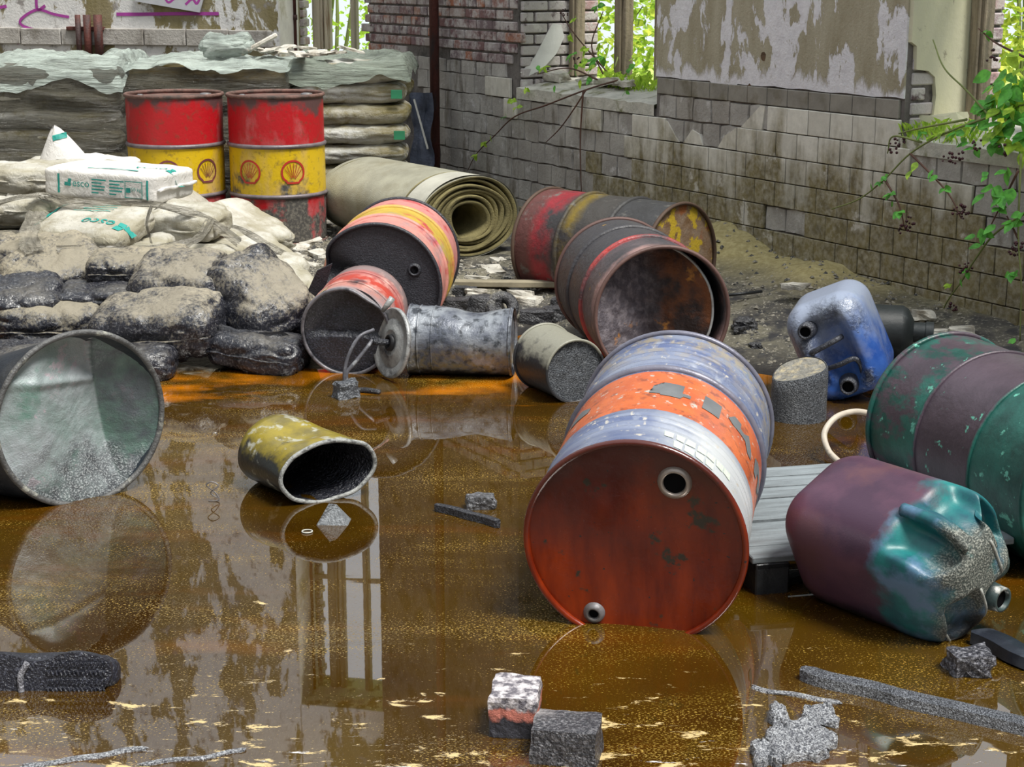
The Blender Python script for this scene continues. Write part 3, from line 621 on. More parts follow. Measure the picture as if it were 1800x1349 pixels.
px2m = 1 / 668
b1 = bung(od, (1185 - 1117) * px2m, (838 - 950) * px2m * 1.06, .034, plain('bung_steel', (.42, .36, .32), .4, .5, var=.4, bs=60), .02)
b2 = bung(od, (1042 - 1117) * px2m, (1090 - 950) * px2m * 1.04, .018, M_STEEL, .018)
M_STEN = plain('dark_stencil_paint', (.16, .17, .18), .5, var=.3, bump=.1)
def glyph(polys, phi, z0):
    vf = join(*[(([V((x, y, 0)) for x, y in p]), [tuple(range(len(p)))]) for p in polys]); return wrap_cyl(subdiv2d(vf, .02), DR + .0014, phi, z0, 1)
GL = [([[(-.04, -.028), (.045, -.04), (.05, -.01), (.0, .045), (-.04, .035)]], -139, .40),
      ([[(-.028, -.04), (.028, -.04), (.035, -.02), (.055, -.02), (.055, .0), (.03, .0), (.03, .055), (-.028, .055), (-.03, .025), (-.055, .025), (-.055, .01), (-.03, .01), (-.03, -.012), (-.06, -.012), (-.06, -.03), (-.03, -.03)]], -81, .40),
      ([[(-.028, -.05), (.028, -.05), (.028, .04), (-.028, .04)]], -57, .41),
      ([[(-.05, .005), (-.03, .05), (.0, .05), (.0, .02), (.02, .02), (.04, .05), (.065, .0), (.075, -.05), (.05, -.05), (.03, -.01), (-.03, -.01)]], -36, .415),
      ([[(-.06, .03), (-.03, .055), (.07, .02), (.075, -.055), (.05, -.055), (.045, -.015), (.03, .0), (.02, -.05), (-.0, -.05), (-.005, .005), (-.02, .01), (-.025, -.045), (-.05, -.045)]], -5, .405)]
for polys, phi, z0 in GL: obj('stencil_letter', glyph(polys, phi, z0), M_STEN, od)
rs = random.Random(5); M_STK = plain('peeling_label_paper', (.52, .58, .5), .75, var=.15, scale=20, bs=70, bump=.4)
for k in range(14):                                                           # the cracked remains of a paper label
    col, row = k % 7, k // 7; w = .03; x = (col - 3) * .031; y = (.045 if row == 0 else .0)
    if row == 1 and col in (0, 5, 6): continue
    p = [(x - w / 2 + rs.uniform(0, .006), y - .022 + rs.uniform(0, .008)), (x + w / 2 - rs.uniform(0, .004), y - .022 + rs.uniform(0, .006)), (x + w / 2 - rs.uniform(0, .005), y + .022 - rs.uniform(0, .006)), (x - w / 2 + rs.uniform(0, .004), y + .022 - rs.uniform(0, .006))]
    obj('label_scrap', wrap_cyl(subdiv2d(([V((a, b, 0)) for a, b in p], [(0, 1, 2, 3)]), .02), DR + .0016, -56, .058, 1), M_STK, od)

# --- grey green barrel at the left edge, crushed towards its back
def m_leftface():
    n = N('flaked_green_paint_shaded_right'); c = n.mix(n.rg(n.noise(4, 8, rough=.7), .4, .6), (.2, .26, .25), (.32, .35, .37)); c = n.mix(n.rg(n.noise(5, 8, loc=(4, 1, 2), rough=.7), .52, .68), c, (.07, .19, .14)); c = n.mix(n.rg(n.noise(7, 9, loc=(2, 6, 2), rough=.75), .6, .63), c, (.36, .32, .35))
    y = n.sep('obj', 1); x = n.sep('obj', 0); side = n.rg(n.ma('SUBTRACT', x, n.ma('MULTIPLY', y, .14)), .1, .108); c = n.mix(n.ma('MULTIPLY', side, .8), c, n.mix(n.rg(n.noise(9, 6, loc=(1, 4, 4)), .42, .6), (.03, .04, .05), (.06, .13, .1)))  # facet right of the crease darkened, its shade painted into the colour
    lo = n.rg(n.ma('ADD', y, n.rg(n.noise(8, 5), .3, .7, -.1, .1)), .1, .25); g = n.noise(170, 3); c = n.mix(lo, c, n.mix(n.rg(g, .5, .66), (.03, .035, .042), (.35, .37, .38))); n.bump(n.ma('ADD', n.ma('MULTIPLY', g, n.rg(lo, 0, 1, .25, 1.2)), n.noise(11, 8, rough=.7)), .55, .012)
    return n.done(c, .42, .1, .6)
lf = gp(146, 886); LM = lay((lf.x, lf.y + .05, DR - .012), -38, 0); ld = empty('crushed_drum', LM, 'crushed drum with a dented grey green end at the left edge', 'barrel')
M_LBODY = plain('blue_black_drum_side', (.012, .018, .028), .45, var=.4, bs=50, bump=.4, dirt=(.03, .034, .04)); M_RIMT = plain('chipped_rim', (.12, .12, .12), .5, .1, var=.5, scale=25, bs=80, bump=.6, dirt=(.32, .32, .28), dlo=.55)
def lring(f):                                                                  # f 0 at the face, 1 at the back; local frame x right, y down, z depth
    cx, cz = -.30 * f, .62 * f; rx, ry = DR * (1 - .12 * f), DR * (1 - .42 * f); cy = DR - ry - .0
    return oval((cx, cy, cz), (rx, 0, 0), (0, ry, 0), 72, lambda p, a: p + V((.02 * n3((math.cos(a), math.sin(a), f), 2.2, 3) * f * 3, .02 * n3((math.cos(a), math.sin(a), f), 2.0, 8) * f * 2, 0)))
obj('shell', loft([lring(i / 14) for i in range(15)], False, True), M_LBODY, ld); obj('rim', ring(DR + .002, .003, .01, 80, 8, None, 1.1), M_RIMT, ld)
def ldent(v):                                                                  # a sharp valley right of the middle, flat facets beside it
    x, y = v.x / DR, v.y / DR; xc = .36 + .14 * y; dp = .095 * max(0, 1 - abs(y + .05) ** 3)
    z = .006 + (dp * max(0, (x + .5) / (xc + .5)) if x < xc else dp * max(0, (1 - x) / (1 - xc)))
    ty = -.42 + .12 * x; z += .05 * max(0, ty - y) if x < xc else 0; z -= .012 * math.exp(-((y - ty) / .05) ** 2) * (1 if x < xc else 0)
    z += .05 * max(0, -x - .62 - .25 * y) + .003 * n3(v, 14, 2) + .003 * fb(v, 30, 5, 3); e = (x * x + y * y) ** 16
    return V((v.x, v.y, z * (1 - e) + .003 * e))
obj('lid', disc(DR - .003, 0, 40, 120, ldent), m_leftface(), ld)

# --- yellow can with an open mouth
yc = gp(577, 884); YM = T(yc.x, yc.y, 0); yd = empty('paint_can', YM, 'dented olive yellow can lying with its open mouth towards us', 'can')
def yring(f, sh=1.0):
    c = V((0, .02, .103)).lerp(V((-.215, .26, .115)), f); xa = V((math.cos(R(28)), math.sin(R(28)), 0)).lerp(V((math.cos(R(38)), math.sin(R(38)), 0)), f) * (.168 - .034 * f) * sh; ya = V((.015, 0, .106 + .014 * f)) * sh
    def d(p, a):
        up = max(0, math.sin(a)); k = .035 * math.exp(-((f - .45) / .22) ** 2) * math.exp(-((a - 1.75) / .5) ** 2); return p - V((0, 0, k)) + V((0, 0, .006 * n3((math.cos(a) * 2, math.sin(a) * 2, f * 3), 1, 4)))
    return oval(c, xa, ya, 60, d)
M_YEL = N('olive_yellow_enamel'); _n = M_YEL; zc = _n.sep('obj', 2); c_ = _n.mix(_n.rg(_n.noise(9, 7), .42, .6), (.27, .21, .02), (.15, .12, .025)); c_ = _n.mix(_n.rg(_n.ma('ADD', zc, _n.rg(_n.noise(11, 6), .3, .7, -.05, .05)), .165, .13), c_, (.025, .026, .026)); c_ = _n.mix(_n.rg(_n.noise(16, 7, loc=(2, 2, 9)), .56, .64), c_, (.4, .4, .34)); _n.bump(_n.noise(60, 3), .2, .006); M_YEL = _n.done(c_, .3, .1, .6)
obj('shell', loft([yring(i / 12) for i in range(13)], False, True), M_YEL, yd)
obj('inner_wall', loft([yring(i / 12, .965) for i in range(13)], False, True), tarred('tar_coated_inside', bs=45, amt=(.6, .75), bst=1.0, rough=.25), yd)
obj('mouth_rim', tube(yring(-.005, .985), .0075, 8, True), plain('gritty_grey_rim', (.36, .37, .36), .5, var=.4, scale=60, bs=120, bump=.6, dirt=(.06, .06, .06)), yd)

# --- black ended drum with red and yellow bands
PALE, PYEL = (.62, .27, .23), (.55, .38, .06)
M_RB = banded('scuffed_pink_red_yellow_paint', [(0, PALE), (.3, PYEL), (.59, (.6, .25, .23))], dirt=(.24, .23, .25), dlo=.56, dhi=.7, dsc=3.5, wear=(.45, .05, .06), wlo=.55, whi=.66, wsc=8, edge=.012, sc=(1, 1, .6), soft=.02)
M_BF = tarred('black_tar_end', light=(.07, .07, .085), amt=(.5, .75), bs=70, bst=.35, rough=.5)
bc = gp(664, 622); BM = lay((bc.x, bc.y + .02, DR + .015), 3.5, 0)
def rbdent(v):
    a = math.atan2(v.y, v.x); k = math.exp(-((a + 2.85 if a < 0 else a - 2.85 - .6) / .3) ** 2) * math.exp(-(v.z / .2) ** 2); return V((v.x * (1 - .16 * k), v.y * (1 - .05 * k), v.z + .05 * k))
rb = std_drum('oil_drum', BM, 'drum with a flat black end and pink, red and yellow bands before the carpet roll', M_RB, M_BF, M_BF, dfm=rbdent)
bung(rb, .17, -.08, .022, M_BF, .016); obj('tear', prism([(-.02, -.012), (.0, -.02), (.025, -.01), (.012, .012), (-.01, .014)], .002, 'z'), M_DARK, rb, False, T(-.13, -.075, .009))
obj('torn_flap', xf(prism([(-.3, .03), (-.24, -.09), (-.17, -.12), (-.2, -.03), (-.27, .12)], .006, 'z'), Rx(14) @ Ry(-12)), M_BF, rb, False, T(-.015, -.02, -.045))
obj('tear', prism([(-.03, -.05), (.015, -.02), (.0, .03), (-.025, .06), (-.04, .0)], .002, 'z'), M_DARK, rb, False, T(-.245, -.02, .006))

# --- small red drum, open, in front of it
rc = gp(609, 660); SM = lay((rc.x, rc.y + .02, .186), 8, 5); srd = empty('small_drum', SM, 'small open red drum lying in front of the black ended drum', 'barrel'); SR, SL = .192, .4
def sdent(v):
    a = math.atan2(v.y, v.x); k = math.exp(-((a + 1.0) / .35) ** 2) * math.exp(-(v.z / .1) ** 2); return V((v.x * (1 - .09 * k), v.y * (1 - .09 * k), v.z))
M_SR = banded('worn_red_paint', [(0, (.3, .27, .28)), (.05, (.45, .2, .17)), (.14, (.46, .06, .04)), (.24, (.42, .13, .12)), (.32, (.27, .2, .2))], dirt=(.2, .18, .19), dlo=.55, dhi=.68, dsc=5, edge=.02, soft=.02, wear=(.55, .3, .26), wlo=.55, whi=.68, wsc=9, tar=TAR, tlo=.62, thi=.74)
obj('shell', lathe([(SR, SL * i / 16) for i in range(17)], 60, sdent, cap1=True), M_SR, srd); obj('inner_wall', lathe([(SR - .005, 0)] + [(SR - .006, .14 * i / 6) for i in range(1, 7)], 60, sdent), M_DARK, srd)
obj('rim', ring(SR, .002, .008, 60, 8, sdent), plain('grey_tarry_rim', (.2, .19, .21), .4, .1, var=.5, scale=20, dirt=TAR, bs=80), srd)
obj('lid', disc(SR - .004, .02, 16, 60, lambda v: V((v.x, v.y, .018 + .035 * max(0, -v.y / SR) * (1 - abs(v.x) / SR) + (.03 if v.y < .02 else .0) * min(1, (SR - math.hypot(v.x, v.y)) * 12) + .006 * n3(v, 12)))), tarred('tarry_lid', light=(.1, .1, .14), amt=(.5, .75), bs=60, bst=.45, rough=.35), srd)
for h in (.12, .28): obj('hoop', ring(SR, h, .007, 60, 6, sdent), M_SR, srd)
obj('label_scrap', wrap_cyl(subdiv2d(([V((-.05, -.03, 0)), V((.05, -.03, 0)), V((.05, .03, 0)), V((-.05, .03, 0))], [(0, 1, 2, 3)]), .02), SR + .002, -135, .1), plain('yellowed_label', (.45, .38, .22), .8, bs=60), srd)

# --- dented bucket lying across, its lid with a tube, a cable and a plug
kb = gp(716, 664); KM = lay((kb.x + .01, kb.y + .1, .147), 96, 0); kd = empty('metal_bucket', KM, 'dented grey steel bucket lying on its side at the far oil edge', 'bucket'); KR = .148
def kdent(v):
    k = .03 * math.exp(-((v.z - .29) / .1) ** 2) * max(0, -v.y / KR) ** 1.5; q = 1 + .03 * n3((v.x * 3, v.y * 3, v.z * 3), 1, 6); return V((v.x * q, v.y * q + k, v.z))
M_KB = N('oily_galvanised_steel'); _n = M_KB; c_ = _n.mix(_n.rg(_n.noise(9, 7), .4, .62), (.09, .1, .13), (.28, .3, .33)); c_ = _n.mix(_n.rg(_n.noise(26, 6, loc=(3, 1, 1)), .5, .64), c_, (.035, .04, .05)); y_ = _n.sep('obj', 1); c_ = _n.mix(_n.ma('MULTIPLY', _n.rg(y_, -.02, .06), _n.rg(_n.noise(40, 5, loc=(5, 5, 1)), .42, .62)), c_, (.2, .17, .09)); c_ = _n.mix(_n.rg(_n.ma('ADD', y_, _n.rg(_n.noise(20, 5), .3, .7, -.03, .03)), .1, .13), c_, TAR); _n.bump(_n.noise(70, 4), .35, .008); M_KB = _n.done(c_, .36, .25, .6)
obj('shell', lathe([(KR * (1.0 if z > .03 else 1.02), z) for z in [.45 * i / 36 for i in range(37)]], 56, kdent), M_KB, kd); obj('inner_wall', lathe([(KR - .004 - .01 * i / 20, .42 * i / 20) for i in range(21)], 56, kdent, cap1=True), M_DARK, kd)
for z, r in ((.004, .006), (.05, .005), (.11, .004), (.44, .006)): obj('hoop', ring(KR * (1.02 if z < .03 else 1.0), z, r, 56, 6, kdent), M_KB, kd)
obj('base', disc(KR - .003, .436, 6, 56, kdent), M_KB, kd)
ll = gp(690, 668); LDM = T(ll.x, ll.y + .02, .157) @ Rz(-58) @ Rx(90 - 10); kl = empty('bucket_lid', LDM, 'round grey bucket lid with a filler tube leaning at the bucket', 'lid'); M_LID = plain('grey_lid_steel', (.45, .46, .46), .42, .2, var=.45, scale=14, bs=70, bump=.35, dirt=(.05, .05, .06))
obj('disc', lathe([(.002, .006), (.05, .006), (.056, .012), (.062, .006), (.1, .006), (.106, .0), (.113, .006), (.138, .006), (.146, .012), (.151, .004), (.151, -.006), (.14, -.006), (.002, -.006)], 60), M_LID, kl); obj('spout_collar', lathe([(.036, .004), (.034, .02), (.022, .024), (.02, .004)], 30), M_DARK, kl); obj('filler_tube', tube([(0, 0, 0), (0, 0, .09)], .015, 14), tarred('tar_tube', bs=60, rough=.4), kl)
hp = at(690, 524, ll.y - .02); h2 = at(672, 548, ll.y - .02); obj('lid_lever', xf(tube([h2, h2.lerp(hp, .5), hp], [.008, .013, .014], 8), LDM.inverted()), M_LID, kl)
M_CAB = plain('oily_grey_cable', (.12, .12, .14), .45, var=.5, scale=20, bs=80, dirt=(.3, .31, .33), dlo=.55)
Yc = gp(620, 672).y; cpts = [at(657, 580, Yc + .05), at(632, 592, Yc), at(614, 622, Yc - .02), at(606, 652, Yc - .03), at(606, 676, Yc - .04)]
cb = obj('cable', tube(spline(cpts, 8), .008, 8), M_CAB); setp(cb, 'oily grey cable arching out of the small red drum into the oil', 'cable')
cb2 = obj('cable', tube(spline([at(655, 598, Yc + .03), at(640, 618, Yc), at(622, 640, Yc - .02), at(609, 657, Yc - .03), at(612, 680, Yc - .04)], 8), .0085, 8), M_CAB); setp(cb2, 'thick short cable crossing in front of the arching oily cable', 'cable')

# --- dark drum lying at the back right, yellow rusted end
M_DK = banded('sooty_red_and_yellow_paint', [(0, (.05, .05, .052)), (.3, (.06, .055, .05)), (.5, (.2, .14, .015)), (.57, (.055, .05, .05)), (.63, (.3, .02, .03)), (.76, (.13, .045, .04))], dirt=(.035, .034, .036), dlo=.5, dhi=.62, dsc=3, rough=.6, edge=.03, soft=.03, bump=.5, bs=40, wear=(.16, .155, .14), wlo=.58, whi=.72)
M_RUSTY = N('flaking_yellow_on_rust'); _n = M_RUSTY; c_ = _n.mix(_n.rg(_n.noise(9, 8, rough=.7), .4, .6), (.2, .11, .05), (.28, .2, .14)); c_ = _n.mix(_n.rg(_n.noise(11, 7, loc=(3, 3, 1), rough=.65), .53, .58), c_, (.55, .38, .03)); c_ = _n.mix(_n.rg(_n.noise(6, 6, loc=(1, 8, 1)), .56, .66), c_, (.3, .1, .03)); _n.bump(_n.noise(40, 6), .5, .01); M_RUSTY = _n.done(c_, .7, 0, .4)
dk = gp(1190, 547); DKM = lay((.84, 8.40, .285), -47, 0)
std_drum('oil_drum', DKM, 'sooty dark drum with a rusty yellow end lying by the tiled wall', M_DK, M_RUSTY, plain('rust_rim', (.1, .06, .04), .7, bs=60))
# --- open drum with a folded lid in front of it
def odent(v): return v
M_OD = banded('black_and_red_scorched_paint', [(0, (.32, .2, .19)), (.1, (.11, .09, .1)), (.28, (.5, .05, .045)), (.32, (.05, .05, .058)), (.42, (.06, .058, .064))], dirt=(.045, .044, .05), dlo=.40, dhi=.56, dsc=3.2, rough=.5, edge=.03, soft=.02, bump=.5, bs=45, wear=(.42, .25, .05), wlo=.66, whi=.7)
oc = V((.635, 7.06, .285)); ODM = lay(oc, -10, 0); odm = std_drum('oil_drum', ODM, 'scorched black and red drum with a torn open, folded lid', M_OD, M_DARK, plain('rusted_lip', (.13, .07, .06), .6, bs=60), hoops=(.3, .58), L=.84, near_open=True)
def fold(v):
    x, y = v.x / DR, v.y / DR; cr = -.08 + .05 * y; z = .03 + .26 * (x + 1) / (cr + 1) if x < cr else .29 - .22 * (x - cr) / (1 - cr)
    return V((v.x * (.98 if x < cr else .83) , v.y * .97, z * DR * 2.3 + .009 * fb(v, 14, 2, 3) + (.05 * max(0, -y - .5))))
lidm = N('gritty_rusted_lid'); _n = lidm; c_ = _n.mix(_n.rg(_n.noise(26, 5), .45, .65), (.09, .08, .095), (.2, .18, .2)); x_ = _n.sep('obj', 0); c_ = _n.mix(_n.rg(x_, -.06, .06), c_, _n.mix(_n.rg(_n.noise(7, 6), .45, .62), (.022, .014, .014), (.15, .05, .016))); c_ = _n.mix(_n.rg(_n.noise(5, 6, loc=(2, 9, 4)), .63, .68), c_, (.42, .18, .03)); _n.bump(_n.noise(45, 5), .7, .012); lidm = _n.done(c_, .55, 0, .4)
fl = obj('folded_lid', disc(DR - .004, 0, 24, 72, fold), lidm, odm)
edge = [fold(V(((DR - .004) * math.cos(a), (DR - .004) * math.sin(a), 0))) for a in [R(-78 + 156 * i / 40) for i in range(41)]]
obj('torn_edge', tube(edge, .006, 6), plain('bare_metal_edge', (.5, .52, .52), .4, .3, var=.3, scale=30), fl)

# --- small black bucket, its gritty bottom towards us
gc = gp(1012, 708); GM = lay((gc.x, gc.y + .02, .125), -24, 0); gd = empty('metal_bucket', GM, 'small black bucket with a gritty end between the open drum and the orange one', 'bucket')
M_GB = N('dusty_black_bucket'); _n = M_GB; y_ = _n.sep('obj', 1); c_ = _n.mix(_n.rg(_n.ma('ADD', y_, _n.rg(_n.noise(10, 6), .3, .7, -.06, .06)), -.03, -.08), (.022, .022, .026), (.24, .235, .19)); _n.bump(_n.noise(60, 4), .3, .008); M_GB = _n.done(c_, .45)
obj('shell', lathe([(.128 + .008 * i / 12, .3 * i / 12) for i in range(13)], 48, lambda v: V((v.x, v.y, v.z))), M_GB, gd); obj('rim', ring(.137, .3, .007, 48), M_GB, gd); obj('rim', ring(.128, .004, .006, 48), M_GB, gd); obj('inner_wall', lathe([(.13, .3), (.124, .05)], 48, cap1=True), M_DARK, gd)
M_GRIT = tarred('grit_crust', base=(.035, .04, .05), light=(.26, .28, .31), amt=(.48, .66), bs=85, bst=1.0, rough=.4, bd=.015); obj('base', disc(.126, .012, 10, 48, lambda v: V((v.x, v.y, v.z - .006 * n3(v, 40)))), M_GRIT, gd)

# --- gritty tin standing in the oil
tc = gp(1410, 746); td = empty('tin_can', T(tc.x, tc.y + .1, -.02), 'grit crusted tin standing in the oil before the blue jerrycan', 'can')
def tdent(v): k = 1 + .03 * n3(v, 9, 2) + .012 * n3(v, 50, 2); return V((v.x * k, v.y * k, v.z + (.03 * (v.x / .11) + .035 * max(0, v.y / .11) if v.z > .15 else 0)))
obj('shell', lathe([(.108, 0), (.109, .04), (.109, .08), (.11, .12), (.109, .16), (.106, .2), (.1, .203)], 64, tdent), M_GRIT, td); obj('lid', disc(.101, .2, 8, 64, tdent), plain('dusty_grit_top', (.25, .24, .21), .8, var=.5, scale=40, bs=90, bump=.8, dirt=(.4, .34, .22)), td)

# --- big green drum at the right edge
M_GD = N('purple_brown_and_green_paint'); _n = M_GD; z_ = _n.ma('ADD', _n.sep(), _n.rg(_n.noise(12, 5), 0, 1, -.012, .012)); gr = _n.mix(_n.rg(_n.noise(6, 7), .4, .62), (.006, .05, .042), (.015, .12, .095)); pu = _n.mix(_n.rg(_n.noise(5, 6, loc=(2, 1, 1)), .4, .65), (.05, .035, .048), (.085, .06, .08))
pg = _n.mix(_n.rg(_n.noise(8, 8, sc=(1, 1, .5), loc=(4, 7, 2), rough=.68), .47, .55), pu, gr); c_ = _n.mix(_n.rg(z_, .28, .285), gr, pu); c_ = _n.mix(_n.rg(z_, .58, .585), c_, pg); c_ = _n.mix(_n.rg(_n.noise(16, 7, loc=(1, 1, 7)), .64, .67), c_, (.12, .42, .32)); _n.bump(_n.noise(45, 5), .3, .008); M_GD = _n.done(c_, .42, .05, .5)
std_drum('oil_drum', lay((1.715, 4.69, .245), -18, 0), 'big dark green and purple drum at the right edge', M_GD, M_GD, M_GD, hoops=(.285, .585), L=.87, hr=.008)

# --- jerrycans
def m_blue():
    n = N('oily_blue_plastic'); c = n.mix(n.rg(n.noise(5, 5), .4, .6), (.02, .07, .3), (.05, .13, .4)); z = n.sep('obj', 2)
    dust = n.rg(n.ma('ADD', n.sep('obj', 1), n.rg(n.noise(6, 6), .3, .7, -.1, .1)), .05, -.14); c = n.mix(n.ma('MULTIPLY', dust, .85), c, (.33, .37, .45)); g = n.noise(80, 3)
    t = n.rg(n.noise(6, 6, loc=(3, 2, 6)), .46, .56); t = n.ma('MULTIPLY', t, n.rg(z, .1, .0)); c = n.mix(t, c, n.mix(n.rg(g, .5, .68), (.02, .022, .03), (.2, .22, .25))); n.bump(n.ma('MULTIPLY', g, n.rg(t, 0, 1, .12, 1.2)), .7, .012); return n.done(c, n.rg(t, 0, 1, .25, .4), 0, .5)
bp = gp(1482, 712); JM = lay((bp.x - .045, bp.y + .01, .21), 18, 3, -24); jb = empty('jerrycan', JM, 'blue jerrycan with two open spouts lying tilted near the tiled wall', 'jerrycan')
def jd(p):
    p = V((p.x, p.y, p.z + .2)); k = max(0, 1 - p.z / .14)
    if k > 0:
        w = math.exp(-((p.x + .0) / .085) ** 4) * math.exp(-(p.y / .165) ** 4); p.z += .075 * w * k
        for cx, cy in ((-.075, -.12), (.0, .15)): p.z += .03 * k * math.exp(-(((p.x - cx) / .045) ** 2 + ((p.y - cy) / .045) ** 2))
    tp = 1 - .1 * max(0, 1 - p.z / .1); return V((p.x * tp, p.y * tp, p.z))
M_BLUE = m_blue(); obj('body', rbox(.165, .215, .2, .095, 26, jd), M_BLUE, jb)
M_SPT = tarred('spout_tar_ring', base=(.03, .033, .045), light=(.22, .23, .26), bs=70, bst=.5)
def spout(par, x, y, r, h, z0, mat=None):
    s = obj('spout', lathe([(r + .012, z0 + .01), (r + .004, z0 - h * .3), (r, z0 - h), (r - .008, z0 - h), (r - .009, z0)], 28), mat or M_SPT, par, M=T(x, y, 0)); obj('opening', disc(r - .007, z0 - h + .012, 2, 24), M_HOLEDARK, s)
spout(jb, -.075, -.12, .03, .05, .05); spout(jb, .0, .15, .032, .05, .05)
obj('handle', tube(spline([(-.09, -.02, .04), (-.075, -.03, .012), (.02, -.045, .012), (.045, -.045, .045)], 6), .012, 8), M_SPT, jb); obj('handle', tube(spline([(-.06, .06, .045), (.0, .055, .015), (.06, .05, .015), (.075, .075, .03), (.07, .12, .045)], 6), .011, 8), M_SPT, jb)

def m_purple():
    n = N('purple_plastic_shaded_below'); z = n.sep('obj', 2); zz = n.ma('ADD', z, n.rg(n.noise(7, 6), .3, .7, -.05, .05)); y = n.sep('obj', 1)
    c = n.mix(n.rg(n.noise(4, 6), .4, .62), (.05, .022, .045), (.105, .045, .075)); c = n.mix(n.rg(n.noise(5, 5, loc=(3, 3, 3)), .5, .62), c, (.1, .042, .055)); te = n.mix(n.rg(n.noise(8, 7, loc=(2, 2, 1)), .4, .6), (.012, .075, .1), (.015, .17, .17)); te = n.mix(n.rg(n.noise(6, 6, loc=(7, 2, 1)), .52, .64), te, (.1, .18, .3)); c = n.mix(n.rg(zz, .22, .17), c, te)
    g = n.noise(190, 3); d = n.ma('MULTIPLY', n.rg(n.ma('ADD', z, n.rg(n.noise(9, 6, loc=(5, 1, 1)), .3, .7, -.03, .03)), .075, .03), n.rg(n.noise(5, 4, loc=(1, 9, 1)), .36, .46)); c = n.mix(d, c, n.mix(n.rg(g, .47, .66), (.055, .065, .06), (.34, .35, .31)))
    low = n.rg(n.ma('ADD', y, n.rg(n.noise(6, 5), .3, .7, -.06, .06)), .06, .15); c = n.mix(low, c, (.012, .013, .015)); n.bump(n.ma('MULTIPLY', g, n.rg(d, 0, 1, .06, 1.0)), .6, .01); return n.done(c, n.rg(d, 0, 1, .4, .5), 0, .4)  # underside blackened, its shade painted into the plastic
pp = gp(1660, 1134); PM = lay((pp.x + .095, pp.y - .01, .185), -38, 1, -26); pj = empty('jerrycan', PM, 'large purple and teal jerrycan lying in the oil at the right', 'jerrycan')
PA, PB, PC = .18, .188, .29
PD = [((-.1, -.17, .09), (.045, .06, .085), (1, 1.3, 0), .035), ((.075, -.19, .085), (.06, .06, .08), (-.3, 1.3, 0), .04), ((-.085, .075, .0), (.045, .065, .09), (0, 0, 1.4), .036), ((.115, -.07, .0), (.035, .065, .09), (0, 0, 1.4), .045), ((.06, .11, .0), (.07, .065, .1), (0, 0, 1.4), .04)]
def pd(p):
    p = V((p.x, p.y, p.z + PC)); tp = 1 - .1 * max(0, 1 - p.z / .16) ** 1.5; p = V((p.x * tp, p.y * tp, p.z)); q = p.copy()
    for c, s, dr, a in PD:
        w = math.exp(-(((q.x - c[0]) / s[0]) ** 6 + ((q.y - c[1]) / s[1]) ** 6 + ((q.z - c[2]) / s[2]) ** 6)); p += V(dr) * a * w
    return p
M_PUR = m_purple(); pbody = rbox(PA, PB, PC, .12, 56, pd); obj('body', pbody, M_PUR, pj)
def on_face(x, y): return BVHTree.FromPolygons([V(v) for v in pbody[0]], pbody[1]).ray_cast(V((x, y, -1)), V((0, 0, 1)), 3)[0].z
zf = on_face(.055, .125); spout(pj, .055, .125, .034, .06, zf, plain('grey_spout_plastic', (.05, .08, .08), .4, var=.4, scale=20, bs=60, dirt=(.4, .4, .38), dlo=.58))
obj('handle', tube(spline([(-.035, -.125, .0), (-.035, -.172, .05), (-.035, -.19, .11), (-.035, -.195, .19)], 6), [.014] * 7 + [.018] * 12, 10), M_PUR, pj)
M_RIDGE = plain('dusty_mould_ridge', (.38, .39, .36), .6, var=.4, scale=40, bs=90)
for a, b in (((-.125, .02), (-.115, .15)), ((-.03, .01), (-.02, .12)), ((.05, -.09), (.06, .02))):
    P = [V((a[0] + (b[0] - a[0]) * t / 6, a[1] + (b[1] - a[1]) * t / 6, 0)) for t in range(7)]; obj('mould_ridge', tube([V((q.x, q.y, on_face(q.x, q.y) - .001)) for q in P], .004, 6), M_RIDGE, pj)

# --- black canister half hidden behind the blue one
kc = gp(1600, 632, .05); KC = lay((kc.x + .02, kc.y + .05, .16), -75, 0); ck = empty('plastic_canister', KC, 'small black canister lying behind the blue jerrycan', 'canister'); M_KC = plain('matte_black_plastic', (.022, .028, .03), .5, var=.4, bs=50, dirt=(.07, .08, .08), dlo=.55)
obj('body', lathe([(.002, 0), (.05, .0), (.1, .025), (.115, .05), (.115, .3), (.1, .32), (.002, .32)], 28), M_KC, ck, flat_angle=.6); obj('neck', lathe([(.045, .01), (.045, -.05), (.05, -.052), (.05, -.085), (.002, -.085)], 20), M_KC, ck, flat_angle=.6)

# --- grey pallet under the jerrycan, boards in the oil
M_PLK = plain('bleached_grey_wood', (.22, .25, .27), .8, var=.4, scale=5, sc=(1, 10, 10), bs=30, bump=.4, dirt=(.12, .13, .14), dlo=.55, dhi=.72); M_WET = plain('oil_soaked_wood', (.03, .032, .036), .35, var=.5, bs=40, bump=.4)
c0 = gp(1326, 990, .1); PLM = T(c0.x, c0.y, 0) @ Rz(13); pal = empty('wooden_pallet', PLM, 'bleached grey slatted pallet half sunk between the drum and the jerrycan', 'pallet')
for i in range(8):
    y = .05 + i * .105 + (.0 if i % 3 else .006); obj('plank', box(.8 + .03 * (i % 2), .092, .02, .003), M_PLK if i > 0 else M_PLK, pal, False, T(.40, y, .1 + .002 * (i % 2)) @ Rz(.6 * (i % 3 - 1)))
for x in (0.06, .4, .72):
    for y in (.07, .42, .78): obj('block', box(.1, .12, .1, .004), M_WET, pal, False, T(x, y, .04))
    obj('bearer', box(.1, .82, .018, .003), M_WET, pal, False, T(x, .42, .081))
M_TARW = tarred('tar_board_painted_sparkle', base=(.025, .027, .035), light=(.62, .66, .74), amt=(.47, .62), bs=140, bst=1.0, rough=.32, bd=.012)  # pale specks paint the sparkle of the tar into its colour
